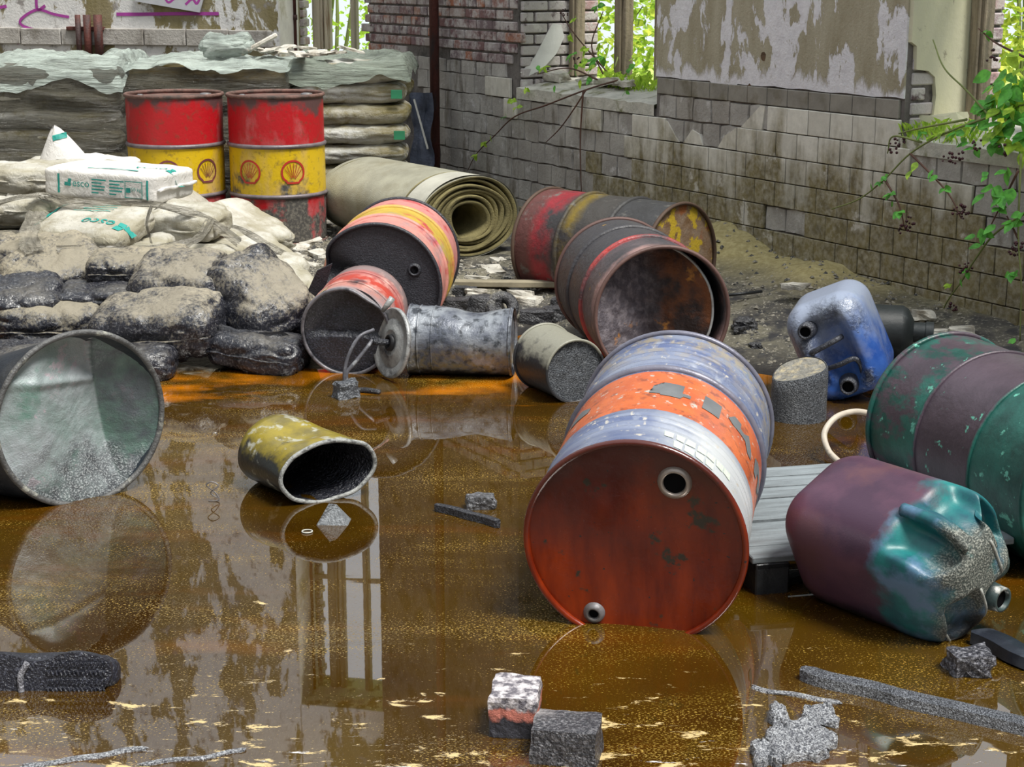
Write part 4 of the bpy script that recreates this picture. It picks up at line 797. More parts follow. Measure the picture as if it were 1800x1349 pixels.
def board(px0, py0, px1, py1, w, t, mat, label, name='board', z=.012, jag=.01, cat='board', n=24):
    A_, B_ = gp(px0, py0), gp(px1, py1); d = (B_ - A_); L = d.length; M = T(A_.x, A_.y, z) @ Matrix.Rotation(math.atan2(d.y, d.x), 4, 'Z'); rings = []
    for i in range(n + 1):
        f = i / n; x = L * f; ww = w / 2 * (1 + .1 * n3((x * 6, 1, 2), 1, px0)); cap = (.65 if i in (0, n) else 1); j = jag * n3((x * 11, 3, 1), 1, px0)
        rings.append([V((x + jag * n3((k, f, 0), 1.3, px0), sy * ww * cap + j, sz * t / 2)) for k, (sy, sz) in enumerate(((-1, -1), (-.9, 1), (0, 1.15), (.9, 1), (1, -1), (0, -1)))])
    return setp(obj(name, loft(rings, True, True), mat, None, False, M), label, cat)
board(1408, 1192, 1830, 1296, .052, .03, M_TARW, 'long tar crusted board reaching in from the right edge')
board(1722, 1128, 1850, 1190, .075, .03, plain('dark_oily_board', (.02, .024, .035), .35, var=.4, bs=60, dirt=(.06, .07, .09)), 'dark oily board beneath the large purple jerrycan', z=.02)
board(768, 897, 878, 927, .028, .022, tarred('charred_wood', light=(.2, .2, .22), bs=60, rough=.35), 'short charred stick floating in front of the yellow can', 'stick', cat='stick')
board(1405, 1018, 1330, 1040, .05, .04, M_WET, 'black soaked beam beside the big orange drum', 'beam', cat='beam', z=.0)
# hose loop
hc = gp(1500, 815); hp_ = [at(1530, 727, hc.y + .25), at(1500, 724, hc.y + .2), at(1468, 735, hc.y + .12), at(1449, 762, hc.y + .06), at(1456, 792, hc.y), at(1474, 812, hc.y - .05)]
setp(obj('hose', tube(spline(hp_, 8), .011, 10), plain('cream_rubber_hose', (.52, .46, .38), .55, var=.25, scale=12, bs=60, dirt=(.2, .17, .14), dlo=.6)), 'cream coloured hose looping out from under the green drum', 'hose')

# --- bricks, stones, boot
M_SLAG = tarred('tar_brick', base=(.03, .03, .038), light=(.3, .3, .33), amt=(.52, .7), bs=60, bst=.8, rough=.4)
def m_frontbrick():
    n = N('brick_with_mortar_and_tar'); z = n.sep('obj', 2); zz = n.ma('ADD', z, n.rg(n.noise(30, 5), .3, .7, -.012, .012)); c = n.mix(n.rg(zz, -.005, .005), (.03, .03, .04), (.5, .17, .13)); c = n.mix(n.rg(zz, .02, .028), c, n.mix(n.rg(n.noise(50, 4), .42, .6), (.12, .11, .13), (.62, .58, .6))); n.bump(n.noise(60, 5), .8, .01); return n.done(c, .5)
q = gp(906, 1296); setp(obj('brick', rock(.056, .07, .055, 3, 8, .08, .14), m_frontbrick(), None, False, T(q.x, q.y + .06, .045) @ Rz(-6)), 'broken red brick with white mortar on top, standing in the oil', 'brick')
q = gp(998, 1345); setp(obj('brick', rock(.074, .06, .048, 8, 8, .07, .12), tarred('sooty_brick', base=(.03, .03, .037), light=(.3, .29, .31), amt=(.5, .7), bs=55, bst=.8, rough=.4, wash=(.36, .33, .33), wlo=.5, whi=.66), None, False, T(q.x, q.y + .05, .035) @ Rz(-10)), 'tarry dark brick in the oil beside the one with mortar', 'brick')
def stone(px, py, a, b, c, mat, label, seed, rot=0, z=None, name='stone', cat='stone', group=None, n=5, rough=.3, r=.3, gz=False, tilt=0):
    q = gp(px, py); g = ground(q.x, q.y) if gz else 0.0
    if gz: q = gp(px, py, max(0, g)); g = max(0, ground(q.x, q.y))
    return setp(obj(name, rock(a, b, c, seed, n, rough, r), mat, None, False, T(q.x, q.y + b, max(g, 0) + (c * .7 if z is None else z)) @ Rz(rot) @ Rx(tilt)), label, cat, group)
stone(1712, 1193, .055, .045, .034, tarred('tar_lump', base=(.025, .025, .034), light=(.4, .4, .45), amt=(.5, .68), bs=55, bst=.9, rough=.35), 'squarish tarry stone below the purple jerrycan', 5, 8)
q = gp(585, 921); pyr = [V((-.055, -.03, 0)), V((.055, -.035, 0)), V((.06, .04, 0)), V((-.05, .04, 0)), V((-.012, .0, .072)), V((.01, .012, .066))]
setp(obj('stone', (pyr, [(0, 1, 5, 4), (1, 2, 5), (2, 3, 4, 5), (3, 0, 4), (3, 2, 1, 0)]), tarred('grey_gritty_stone', base=(.12, .13, .14), light=(.3, .32, .34), amt=(.45, .65), bs=60, bst=.7, rough=.5), None, False, T(q.x, q.y + .01, -.008)), 'pointed grey stone in front of the yellow can mouth', 'stone')
stone(846, 898, .045, .03, .026, tarred('layered_char', base=(.05, .05, .055), light=(.32, .33, .36), amt=(.48, .66), bs=50, bst=.9, rough=.35), 'small charred chunk beyond the floating stick', 12, 5)
stone(608, 702, .046, .035, .04, tarred('tar_cable_lump', base=(.05, .055, .065), light=(.3, .32, .35), amt=(.48, .66), bs=50, bst=.8), 'tarry lump where the cables end in the oil', 14, 30)
q = gp(645, 692); setp(obj('stick', tube(spline([(-.06, .03, .006), (0, .01, .012), (.055, -.01, .008)], 5), .011, 8), tarred('tar_stick', light=(.3, .3, .3)), None, True, T(q.x, q.y, 0)), 'small tarry stub floating beside the cable lump', 'stick')
# wire bits
q = gp(373, 882); S_ = .0019
setp(obj('wire', tube(spline([(-.012, 0, 0), (.022, 0, .005), (.012, 0, .03), (-.016, 0, .055), (.0, 0, .068), (.022, 0, .055), (-.004, 0, .03), (.018, 0, .012)], 6), .0022, 6), M_STEEL, None, True, T(q.x, q.y, 0)), 'bent bit of wire sticking out of the oil left of the yellow can', 'wire')
q = gp(540, 936); setp(obj('cap_ring', ring(.016, .003, .0022, 24, 6), plain('pale_ring', (.5, .5, .45), .5), None, True, T(q.x, q.y, 0)), 'tiny pale ring floating before the yellow can', 'ring')
# boot lying on its side
q = gp(95, 1222); bt = empty('boot', T(q.x, q.y + .02, -.012) @ Rx(-12), 'black tar soaked boot lying with its sole towards us', 'boot')
so = [(193, 1190), (189, 1170), (172, 1158), (148, 1152), (125, 1150), (102, 1154), (78, 1164), (50, 1166), (25, 1158), (0, 1153), (-30, 1153), (-60, 1163), (-72, 1190), (-62, 1216), (-20, 1228), (40, 1230), (100, 1230), (150, 1228), (180, 1214)]
sp = [((x - 95) / 728, (1228 - y) / 728) for x, y in so]; sp = [(p.x, p.y) for p in spline([V((a, b, 0)) for a, b in sp + sp[:1]], 3)[:-1]]
M_BOOT = tarred('tarry_rubber', base=(.016, .017, .026), light=(.14, .15, .2), amt=(.58, .72), bs=60, bst=.6, rough=.3); obj('sole', prism(sp, .022), M_BOOT, bt, False)
rr = random.Random(4); tr = []
for i in range(14):
    for j in range(4):
        x = -.02 + i * .0105 + .004 * (j % 2); z = .014 + j * .021; tr.append(xf(box(.005, .006, .014, .0015), T(x, -.002, z) @ Ry(25 if j % 2 else -20)))
setp(obj('tread', join(*tr), M_BOOT, bt, False), kind='stuff'); obj('heel_ridge', tube(spline([((34 - 95) / 728, -.004, .004), ((33 - 95) / 728, -.006, .05), ((45 - 95) / 728, -.004, .083)], 5), .008, 8), tarred('gritty_ridge', base=(.1, .1, .12), light=(.5, .5, .55), amt=(.45, .65)), bt)
obj('upper', rbox(.17, .05, .045, .04, 10, lambda p: V((p.x - .03, p.y + .06, p.z + .048 + .01 * n3(p, 9)))), M_BOOT, bt)
# tar slag raft at the near right edge
M_FOAM = tarred('white_tar_foam', base=(.13, .135, .16), light=(.8, .82, .86), amt=(.43, .55), bs=95, bst=1.0, rough=.35, bd=.02)
def raft(px, py, rx, ry, h, seed, label, mat=None, name='tar_lump'):
    q = gp(px, py)
    def d(p): k = 1 + .55 * fb((p.x / rx, p.y / ry, p.z), 1.5, seed, 4); return V((p.x * k, p.y * k, p.z * (1 + 1.0 * fb((p.x, p.y, 0), 26, seed, 3))))
    return setp(obj(name, rbox(rx, ry, h, h * .8, 16, d), mat or M_FOAM, None, False, T(q.x, q.y, h * .3)), label, 'tar lump')
raft(1410, 1312, .06, .075, .02, 3, 'spread lump of white foamy tar below the long board'); raft(1372, 1275, .022, .06, .022, 7, 'narrow foamy tar lump left of the spread lump'); raft(1442, 1268, .035, .04, .02, 9, 'small foamy tar lump under the tip of the long board')
raft(1350, 1330, .03, .05, .018, 12, 'foamy tar lump at the near edge left of the spread lump')
for i, (a, b, c, d, w, lab) in enumerate(((1320, 1208, 1475, 1238, .02, 'streak of crusted tar drifting left of the long board'), (40, 1349, 260, 1318, .022, 'streak of white tar scum at the near left edge'), (250, 1346, 430, 1320, .016, 'second streak of white tar scum further right at the near edge'))):
    board(a, b, c, d, w, .006, M_FOAM, lab, 'tar_streak', z=.001, jag=.02, cat='tar streak', n=30)

# --- carpet roll
ce = gp(826, 452, .1); CM = lay((ce.x, ce.y + .05, .1 + .225), -35, 0); cr = empty('carpet_roll', CM, 'thick rolled up greyish carpet lying before the tiled wall', 'carpet')
M_CAR = plain('dusty_olive_carpet', (.36, .35, .27), .95, var=.25, scale=7, bs=160, bump=.4, dirt=(.22, .2, .13), dlo=.5, dhi=.75); M_CARE = plain('mossy_carpet_edge', (.27, .23, .1), .95, var=.4, scale=9, bs=120, bump=.7, dirt=(.13, .11, .05))
NL = 7
for i in range(NL):
    f = i / (NL - 1); rx = .335 - .185 * f; ry = .232 - .115 * f; cy = .0 + .02 * f; L = 1.2; zz = .008 * math.sin(i * 2.1)
    def dd(p, a, i=i): return p + V((.006 * math.sin(3 * a + i), .007 * math.sin(2 * a + i * 1.7), 0))
    o1 = [oval((0, cy, z), (rx, 0, 0), (0, ry, 0), 60, dd) for z in (L, L * .66, L * .33, zz + .01)]; e0 = oval((0, cy, zz), (rx - .006, 0, 0), (0, ry - .006, 0), 60, dd); e1 = oval((0, cy, zz), (rx - .026, 0, 0), (0, ry - .0165, 0), 60, dd); i1 = [oval((0, cy, z), (rx - .029, 0, 0), (0, ry - .0185, 0), 60, dd) for z in (zz + .01, L)]
    obj('carpet_layer', loft(o1 + [e0]), M_CAR if i == 0 else M_CARE, cr); obj('layer_edge', loft([e0, e1] + i1), M_CARE, cr)
obj('end_cap', ([V(p) for p in oval((0, 0, 1.15), (.33, 0, 0), (0, .23, 0), 60)], [tuple(range(60))]), M_CARE, cr)
obj('tie_band', loft([oval((0, 0, z), (.338, 0, 0), (0, .235, 0), 60) for z in (.2, .215)]), M_CARE, cr)
obj('loose_flap', loft([oval((0, 0, .18 - .18 * k / 4), (.345 + .004 * k, 0, 0), (0, .242 + .002 * k, 0), 60)[34:52] for k in range(5)] ) if False else loft([oval((0, 0, .0), (.34, 0, 0), (0, .237, 0), 60), oval((0, 0, .19), (.338, 0, 0), (0, .236, 0), 60)]), plain('pale_dusty_carpet_face', (.5, .49, .42), .95, var=.2, bs=160, bump=.3), cr)

# ================================================================ SACKS
TEAL = plain('teal_print', (.015, .28, .24), .6, var=.1, bump=0)
def m_sack(name, base, dirt, dlo, dhi, tar=None, tlo=.5, thi=.62, rough=.6, olive=None, bs=34):
    n = N(name); c = n.mix(n.rg(n.noise(4, 6), .35, .65), base, tuple(x * .8 for x in base)); c = n.mix(n.rg(n.noise(6, 8, rough=.7, loc=(2, 5, 1)), dlo, dhi), c, dirt); r = rough
    if olive: c = n.mix(n.rg(n.noise(5, 6, sc=(.4, 1, 2.5), loc=(8, 1, 1)), .48, .64), c, olive)
    if tar:                                                                    # tar splashed from below, pale dust settled on what faces up
        z = n.nz(); k = n.ma('ADD', n.ma('MULTIPLY', z, -.22), n.noise(4, 10, rough=.66, loc=(1, 1, 6))); k = n.ma('ADD', k, n.rg(n.noise(70, 3, loc=(4, 4, 2)), .3, .7, -.1, .1)); t = n.rg(k, tlo - .07, thi + .07); c = n.mix(n.rg(n.noise(3, 5, loc=(9, 2, 2)), .4, .6, .0, .55), c, (.16, .145, .115)); c = n.mix(t, c, n.mix(n.rg(n.noise(90, 4), .52, .7), TAR, (.13, .13, .14))); r = n.rg(t, 0, 1, .7, .22)
    n.bump(n.noise(bs, 4, dist=1.2), .5, .014); return n.done(c, r, 0, .5)
S_CLEAN = m_sack('clean_white_sack', (.72, .7, .67), (.5, .48, .4), .6, .75, bs=22); S_DUST = m_sack('dusty_white_sack', (.52, .5, .44), (.24, .215, .15), .46, .64, olive=(.3, .275, .2))
S_TAR = m_sack('tar_splashed_sack', (.37, .325, .235), (.2, .18, .13), .5, .66, TAR, .36, .42); S_TAR2 = m_sack('half_tarred_sack', (.35, .31, .235), (.19, .165, .125), .5, .66, TAR, .3, .37); S_BLK = m_sack('black_tarred_sack', (.06, .06, .065), (.15, .15, .15), .58, .7, TAR, .1, .3)
S_OLV = [m_sack('olive_grey_film_sack', (.43, .41, .34), (.2, .17, .07), .47, .62, olive=(.16, .13, .04)), m_sack('pale_film_sack', (.58, .58, .54), (.27, .24, .14), .52, .64, olive=(.2, .17, .08)), m_sack('amber_stained_sack', (.36, .3, .16), (.2, .14, .02), .45, .6, olive=(.32, .2, .015))]
def sack_vf(L, W, Hh, seed, n=22, pil=.45, wr=.012, r=None):
    a, b, c = L / 2, W / 2, Hh / 2
    def d(p):
        u, v = min(1, abs(p.x) / a), min(1, abs(p.y) / b); k = (1 - pil * u ** 5) * (1 - pil * v ** 5); q = V((p.x * (1 - .04 * v ** 4), p.y * (1 - .05 * u ** 4), p.z * k))
        w = wr * fb((p.x, p.y, p.z), 6, seed, 3) + wr * .5 * math.sin(14 * p.x + 5 * p.y + seed * 3) * u * u; rd = -wr * .8 * max(0, 1 - 7 * abs(n3((p.x, p.y * 1.4, p.z), 5.5, seed + 3))) - wr * .3 * max(0, 1 - 6 * abs(n3((p.x * 1.6, p.y, p.z), 11, seed + 9))); nn = V((p.x / a, p.y / b, p.z / c)).normalized(); return q + V((w * .4, w * .4, w)) + nn * rd
    return rbox(a, b, c, r or c * .85, n, d)
def sack(M, L, W, Hh, mat, label, seed, group=None, pil=.45, wr=.012, n=22, r=None, name='cement_sack'):
    e = empty(name, M, label, 'sack', group); vf = sack_vf(L, W, Hh, seed, n, pil, wr, r); obj('bag', vf, mat, e); return e, vf
def seam(e, vf, L, W, Hh, mat, side=1):
    y = side * W / 2 * .96; obj('seam', tube([V((L / 2 * (-.9 + 1.8 * k / 8), y + .006 * math.sin(k), .004 * math.sin(k * 2))) for k in range(9)], .006, 6), mat, e)
def logo(e, vf, M, d, s, mirror=False):
    t = text2d('esco', .1 * s); sq = join(*[([V(p) for p in q], [(0, 1, 2, 3)]) for q in ([(-.09 * s, .0, 0), (-.055 * s, 0, 0), (-.05 * s, .035 * s, 0), (-.085 * s, .035 * s, 0)], [(-.05 * s, .035 * s, 0), (-.015 * s, .035 * s, 0), (-.01 * s, .07 * s, 0), (-.045 * s, .07 * s, 0)], [(-.05 * s, .0, 0), (-.015 * s, .0, 0), (-.02 * s, .032 * s, 0), (-.052 * s, .032 * s, 0)])])
    obj('lettering', stick(subdiv2d(join(t, sq), .03), M, vf, d, .004), TEAL, e, False)
def bar(e, vf, M, d, w, h, name='printed_stripe'):
    obj(name, stick(subdiv2d(([V((0, 0, 0)), V((w, 0, 0)), V((w, h, 0)), V((0, h, 0))], [(0, 1, 2, 3)]), .03), M, vf, d, .004), TEAL, e, False)
# the clean bag on top: front side faces us (local -y), upper side +z
P = gp(205, 322, .62); AM = T(P.x - .02, P.y + .16, .61) @ Rz(-19) @ Ry(2); A_, avf = sack(AM, .68, .44, .165, S_CLEAN, 'clean white cement sack printed esco 50 kg, topmost of the pile', 3, pil=.07, wr=.004, r=.028)
obj('end_seam', rbox(.012, .19, .007, .005, 8, lambda p: V((p.x + .345, p.y, p.z + .004 * math.sin(p.y * 40)))), S_CLEAN, A_)
FRONT = Rx(90); dF = (0, 1, 0)
logo(A_, avf, T(-.145, 0, -.01) @ FRONT, dF, .55); bar(A_, avf, T(-.235, 0, -.05) @ FRONT, dF, .012, .1)
for x, n_ in ((-.03, 5), (.075, 5)):
    for k in range(n_): bar(A_, avf, T(x, 0, .03 - .017 * k) @ FRONT, dF, (.085, .06, .08, .075, .04)[k], .007, 'printed_line')
for k, (a, b, w, h) in enumerate(((.165, -.048, .1, .004), (.165, .036, .1, .004), (.165, -.048, .004, .088), (.262, -.048, .004, .088))): bar(A_, avf, T(a, 0, b) @ FRONT, dF, w, h, 'printed_line')
obj('lettering', stick(subdiv2d(text2d('50 kg', .026), .02), T(.202, 0, -.01) @ FRONT, avf, dF, .004), TEAL, A_, False); bar(A_, avf, T(.172, 0, -.02) @ FRONT, dF, .026, .025); bar(A_, avf, T(.288, 0, -.06) @ FRONT, dF, .01, .11)
dT = (0, 0, -1); logo(A_, avf, T(.2, -.1, 0) @ Rz(180 - 70), dT, .9) if False else logo(A_, avf, T(.29, .02, 0) @ Rz(180), dT, 1.0); bar(A_, avf, T(-.1, -.15, 0), dT, .3, .014)
# the second printed bag below it
P = gp(165, 398, .45); BM2 = T(P.x, P.y - .06, .445) @ Rz(-22) @ Rx(15); B_, bvf = sack(BM2, .56, .40, .15, S_DUST, 'dusty white sack printed esco directly below the topmost sack', 5, pil=.25, wr=.008, r=.055)
logo(B_, bvf, T(.2, -.04, 0) @ Rz(180), dT, 1.05); bar(B_, bvf, T(-.22, -.12, 0) @ Rz(88), dT, .27, .03); [bar(B_, bvf, T(-.12, .05 + .03 * k, 0), dT, .22, .006, 'printed_line') for k in range(4)]; seam(B_, bvf, .56, .4, .15, S_CLEAN, -1)
BAGS = [  # px, py, z of the bag's centre, length, width, height, turn, pitch, roll, material, label
 (325, 392, .44, .42, .36, .15, -14, 0, 8, S_DUST, 'small white sack squeezed right of the printed dusty sack'),
 (60, 312, .60, .62, .42, .15, 12, 0, 0, S_DUST, 'dusty sack behind the topmost sack at the left edge'),
 (15, 372, .50, .5, .4, .15, 8, 0, -6, S_DUST, 'dusty folded sack at the left edge below the topmost sack'),
 (425, 402, .27, .52, .40, .15, -38, 20, 0, S_DUST, 'pale sack sliding down the right flank of the pile'),
 (455, 462, .17, .5, .38, .16, -48, 16, 6, S_DUST, 'wrinkled pale sack low on the right flank of the pile'),
 (20, 452, .36, .5, .36, .16, -10, 0, 10, S_TAR, 'tar splashed sack at the left edge, second row from below'),
 (92, 485, .30, .5, .38, .24, 34, -16, 24, S_TAR, 'tar splashed sack standing aslant under the printed sack'),
 (240, 472, .35, .46, .34, .15, 4, 0, 4, S_TAR, 'flat tar splashed sack in the middle of the pile'),
 (318, 505, .30, .46, .38, .26, -6, -2, 22, S_TAR2, 'bulky half tarred sack in the middle of the pile front'),
 (452, 540, .22, .52, .42, .38, -42, 30, 14, S_TAR2, 'big upright half tarred sack at the right front of the pile'),
 (90, 562, .17, .5, .36, .2, 6, 0, 12, S_TAR, 'tar splashed sack behind the crushed green drum'),
 (275, 575, .175, .58, .36, .26, -4, -4, 14, S_TAR2, 'rounded shiny sack hanging over the oil at the pile front'),
 (455, 622, .07, .42, .3, .17, -14, 6, 0, S_BLK, 'black tarred sack at the oil edge under the upright sack'),
 (205, 640, .06, .5, .3, .16, 4, 0, 0, S_BLK, 'black tarred sack under the rounded shiny sack'),
 (40, 640, .06, .5, .3, .16, -8, 0, 0, S_BLK, 'black tarred sack hidden behind the crushed drum'),
 (25, 525, .26, .42, .34, .14, 14, 0, 14, S_BLK, 'black shiny sack at the left edge of the pile'),
 (200, 520, .26, .5, .3, .1, 3, 0, 6, S_BLK, 'thin black sack squeezed between the tarred sacks'),
 (180, 440, .34, .66, .4, .14, -6, 0, 0, S_DUST, 'flattened dirty sack under the printed sacks'),
 (330, 442, .30, .6, .4, .13, -14, 4, 0, S_DUST, 'flattened dirty sack under the small white sack'),
 (500, 500, .10, .4, .3, .13, -60, 12, 0, S_DUST, 'limp pale sack at the foot of the pile by the small red drum')]
for i, (px, py, z, L, W, Hh, tz, ty, tx, m, lab) in enumerate(BAGS):
    P = gp(px, py, z); e, vf = sack(T(P.x, P.y + .04, P.z) @ Rz(tz) @ Ry(ty) @ Rx(tx), L, W, Hh, m, lab, 11 + i, pil=.26, wr=.017, n=30, r=Hh * .3); seam(e, vf, L, W, Hh, m, -1)
for px, py, z, lab in ((120, 470, .12, 'sack deep inside the pile at the left'), (300, 470, .12, 'sack deep inside the pile at the right'), (210, 380, .3, 'sack deep inside the pile at the back')):
    P = gp(px, py, z); sack(T(P.x, P.y + .1, P.z), 1.0, .8, .3, S_DUST, lab, 60, n=10)
# torn corner standing up
P = gp(112, 276, .66); fl_ = []
for i in range(9):
    f = i / 8; w = .115 * (1 - f) ** .8 + .004; fl_.append([V((-.01 + .0 * f + w * math.cos(a) * (1 if math.cos(a) > 0 else .8), .05 * (1 - f) * math.sin(a), .14 * f + .01 * math.sin(3 * a))) for a in [2 * math.pi * k / 20 for k in range(20)]])
tf = empty('torn_sack', T(P.x, P.y - .03, .645) @ Ry(-6) @ S3(1.3, 1.3, 1.35), 'torn white sack corner with a green stripe sticking up behind the pile', 'sack'); fv = loft(fl_, False, True); obj('flap', fv, S_CLEAN, tf); bar(tf, fv, T(-.02, 0, .085) @ Rx(90) @ Rz(8), dF, .06, .022); obj('tail', sack_vf(.3, .12, .06, 4, 14), S_CLEAN, tf, M=T(.17, .03, -.03) @ Ry(10))
sack(T(P.x + .06, P.y + .02, .575) @ Rz(6), .6, .44, .15, S_DUST, 'dusty sack at the back of the pile under the torn corner', 71, pil=.26, wr=.014)
sack(T(P.x + .06, P.y + .02, .43) @ Rz(-4), .7, .6, .16, S_DUST, 'flattened sack at the back of the pile, below the torn one', 72, pil=.26, wr=.014)
# plastic film
def m_film(name, col, alpha, rough=.22, bs=18):
    n = N(name); k = n.noise(7, 6, sc=(.35, 1, 2.2), rough=.65); c = n.mix(n.rg(k, .4, .65), col, tuple(min(1, x * 1.5) for x in col)); n.bump(n.noise(bs, 6, sc=(.3, 1, 2.5), rough=.65), 1.0, .05); n.done(c, rough, 0, .6); n.set(n.b.inputs['Alpha'], n.rg(n.noise(11, 5, sc=(.4, 1, 2)), .35, .65, alpha * .7, min(1, alpha * 1.35))); return n.m
F_GREY = m_film('dirty_grey_film', (.11, .105, .085), .62); F_CLR = m_film('milky_film', (.42, .48, .44), .72); F_STRIP = m_film('dirty_film_strip', (.3, .28, .23), .75)
def film_strip(pxs, w, label, dz=0, mat=None, seed=1):
    P = spline([gp(*q) for q in pxs], 8); n = 9; rings = []
    for i, p in enumerate(P):
        d = (P[min(i + 1, len(P) - 1)] - P[max(0, i - 1)]).normalized(); s = d.cross(V((0, -.75, .65))).normalized(); ww = w * (1 + .4 * n3((i * .3, 0, 0), 1, seed)); up = V((0, -.75, .65))
        rings.append([p + s * ww * (k / (n - 1) - .5) + up * (.012 * math.sin(k * 2.3 + i * .25 + seed) + .01 * n3((k, i * .3, 0), 1, seed)) for k in range(n)])
    vs = [v for r_ in rings for v in r_]; fs = [(i * n + k, i * n + k + 1, (i + 1) * n + k + 1, (i + 1) * n + k) for i in range(len(rings) - 1) for k in range(n - 1)]
    return setp(obj('plastic_film', (vs, fs), mat or F_STRIP), label, 'plastic film')
film_strip([(-10, 358, .62), (60, 344, .6), (130, 358, .56), (200, 356, .56), (290, 362, .55), (360, 384, .48), (420, 428, .36)], .05, 'twisted dirty film strip draped under the topmost sack', seed=2)
film_strip([(64, 372, .58), (55, 398, .52), (52, 425, .46), (60, 442, .42)], .09, 'dirty film hanging down left of the printed dusty sack', seed=5)
film_strip([(100, 440, .42), (200, 440, .4), (300, 432, .38), (350, 418, .4), (372, 385, .48)], .045, 'dirty film crease under the printed dusty sack', seed=7)
film_strip([(266, 362, .58), (258, 392, .53), (266, 428, .42)], .012, 'thin film cord tied round the printed sacks', seed=8)
film_strip([(365, 392, .46), (420, 402, .38), (470, 430, .28), (505, 450, .2)], .04, 'film edge trailing down the right flank of the pile', seed=9)
film_strip([(372, 585, .16), (430, 605, .12), (500, 612, .1), (536, 618, .08)], .12, 'shredded black film at the oil edge below the upright sack', mat=plain('black_film', (.03, .03, .035), .25, var=.5, bs=30, bump=.8), seed=11)

# the three wrapped stacks against the back wall
def stack(name, px0, px1, Y, z0, z1, nl, mats, where, seed, turn=0, depth=.95, sy=2):
    a, b = at(px0, 300, Y), at(px1, 300, Y); cx = (a.x + b.x) / 2; W = b.x - a.x; r_ = random.Random(seed); hh = (z1 - z0) / nl; ordn = ['top', 'second', 'third', 'fourth', 'fifth', 'sixth', 'seventh', 'eighth', 'ninth']; M0 = T(cx, Y + depth / 2, 0) @ Rz(turn)
    ms = [mesh('bag', sack_vf(W, depth / 2 - .01, hh * 1.12, seed + k, 16, .3, .014), mats[k % len(mats)]) for k in range(3)]
    for i in range(nl):
        for j in range(2):
            if j == 1 and i < nl - 2: continue
            lab = f'olive grey sack, {ordn[nl - 1 - i]} layer of the {where} stack, ' + ('front' if j == 0 else 'rear'); e = empty('packed_sack', M0 @ T(r_.uniform(-.012, .012), (-depth / 4 + r_.uniform(-.015, .01)) if j == 0 else depth / 4, z0 + hh * (i + .5)), lab, 'sack', f'sacks of the {where} stack'); link('bag', ms[(i * 2 + j) % 3], e)
    return M0, W, depth
def wrap(M0, W, D, z0, z1, label, seed, mat, sag=.03, top=True):
    c = (z1 - z0) / 2
    def d(p):
        ang = math.atan2(p.y, p.x); f = .02 * fb((p.x * 1.2, p.y * 1.2, p.z * 9), 1.6, seed, 3) + .012 * math.sin(30 * p.z + 6 * p.x * (1 if p.y < 0 else -1) + seed); q = 1 + f / max(.2, abs(p.x) + abs(p.y)) * 1.1; return V((p.x * q, p.y * q, p.z + .025 * fb((p.x, p.y, 0), 4, seed, 3)))
    return setp(obj('stretch_film', rbox(W / 2 + .015, D / 2 + .015, c, .07, 34, d), mat, None, True, M0 @ T(0, 0, z0 + c)), label, 'plastic film')
def cover(M0, W, D, z, label, seed, mat, hang=.1):
    n = 40; vs = []
    for j in range(n + 1):
        for i in range(n + 1):
            u, v = i / n * 2 - 1, j / n * 2 - 1; x, y = u * (W / 2 + .03), v * (D / 2 + .03); e = max(abs(u), abs(v)); zz = z + .05 * fb((x, y, 0), 3.2, seed, 4) + .03 * abs(n3((x, y, 0), 9, seed)); zz -= hang * max(0, (e - .86) / .14) ** 1.5 * (1 + .8 * n3((x, y, 0), 3, seed + 2)); vs.append(V((x, y, zz)))
    return setp(obj('plastic_cover', (vs, [(j * (n + 1) + i, j * (n + 1) + i + 1, (j + 1) * (n + 1) + i + 1, (j + 1) * (n + 1) + i) for j in range(n) for i in range(n)]), mat, None, True, M0), label, 'plastic cover')
YS = 10.75
def zat(py, Y): return at(300, py, Y).z
zt = zat(100, YS)
s1 = stack('left', -40, 216, YS - .15, .1, zat(118, YS - .15), 8, [S_OLV[0], S_OLV[1], S_OLV[0]], 'left', 21); wrap(*s1, .1, zat(115, YS - .15), 'dirty grey film wrapped round the left stack of sacks', 3, F_GREY); cover(*s1, zat(106, YS - .15), 'milky crumpled plastic cover on top of the left stack', 4, F_CLR, .16)
s2 = stack('middle', 206, 505, YS, .1, zat(122, YS), 7, [S_OLV[2], S_OLV[0], S_OLV[1]], 'middle', 24); wrap(*s2, .1, zat(120, YS), 'dirty grey film wrapped round the middle stack behind the red drums', 5, F_GREY); cover(*s2, zat(113, YS), 'milky plastic cover on top of the middle stack', 6, F_CLR, .05)
s3 = stack('right', 512, 716, YS + .1, .1, zat(112, YS + .1), 8, [S_OLV[1], S_OLV[0], S_OLV[1]], 'right', 27); cover(*s3, zat(106, YS + .1), 'greenish plastic cover on top of the right stack', 9, m_film('greenish_film', (.26, .3, .25), .9), .12)
M_LABEL = plain('green_sack_label', (.03, .25, .12), .6, bump=0)
for px, py in ((702, 238), (697, 166)):
    P = at(px, py, YS + .085); setp(obj('paper_label', box(.07, .006, .055, .001), M_LABEL, None, False, T(P)), 'small green label on the end of the right stack, ' + ('lower one' if py > 200 else 'upper one'), 'label')
rk = random.Random(12)
def shard(P, a, b, c, lab, group, m, rot=None, name='plaster_shard', cat='rubble', seed=0):
    return setp(obj(name, rock(a, b, c, seed, 3, .35, .25), m, None, False, T(P) @ Rz(rk.uniform(0, 180) if rot is None else rot) @ Rx(rk.uniform(-14, 14)) @ Ry(rk.uniform(-14, 14))), lab, cat, group)
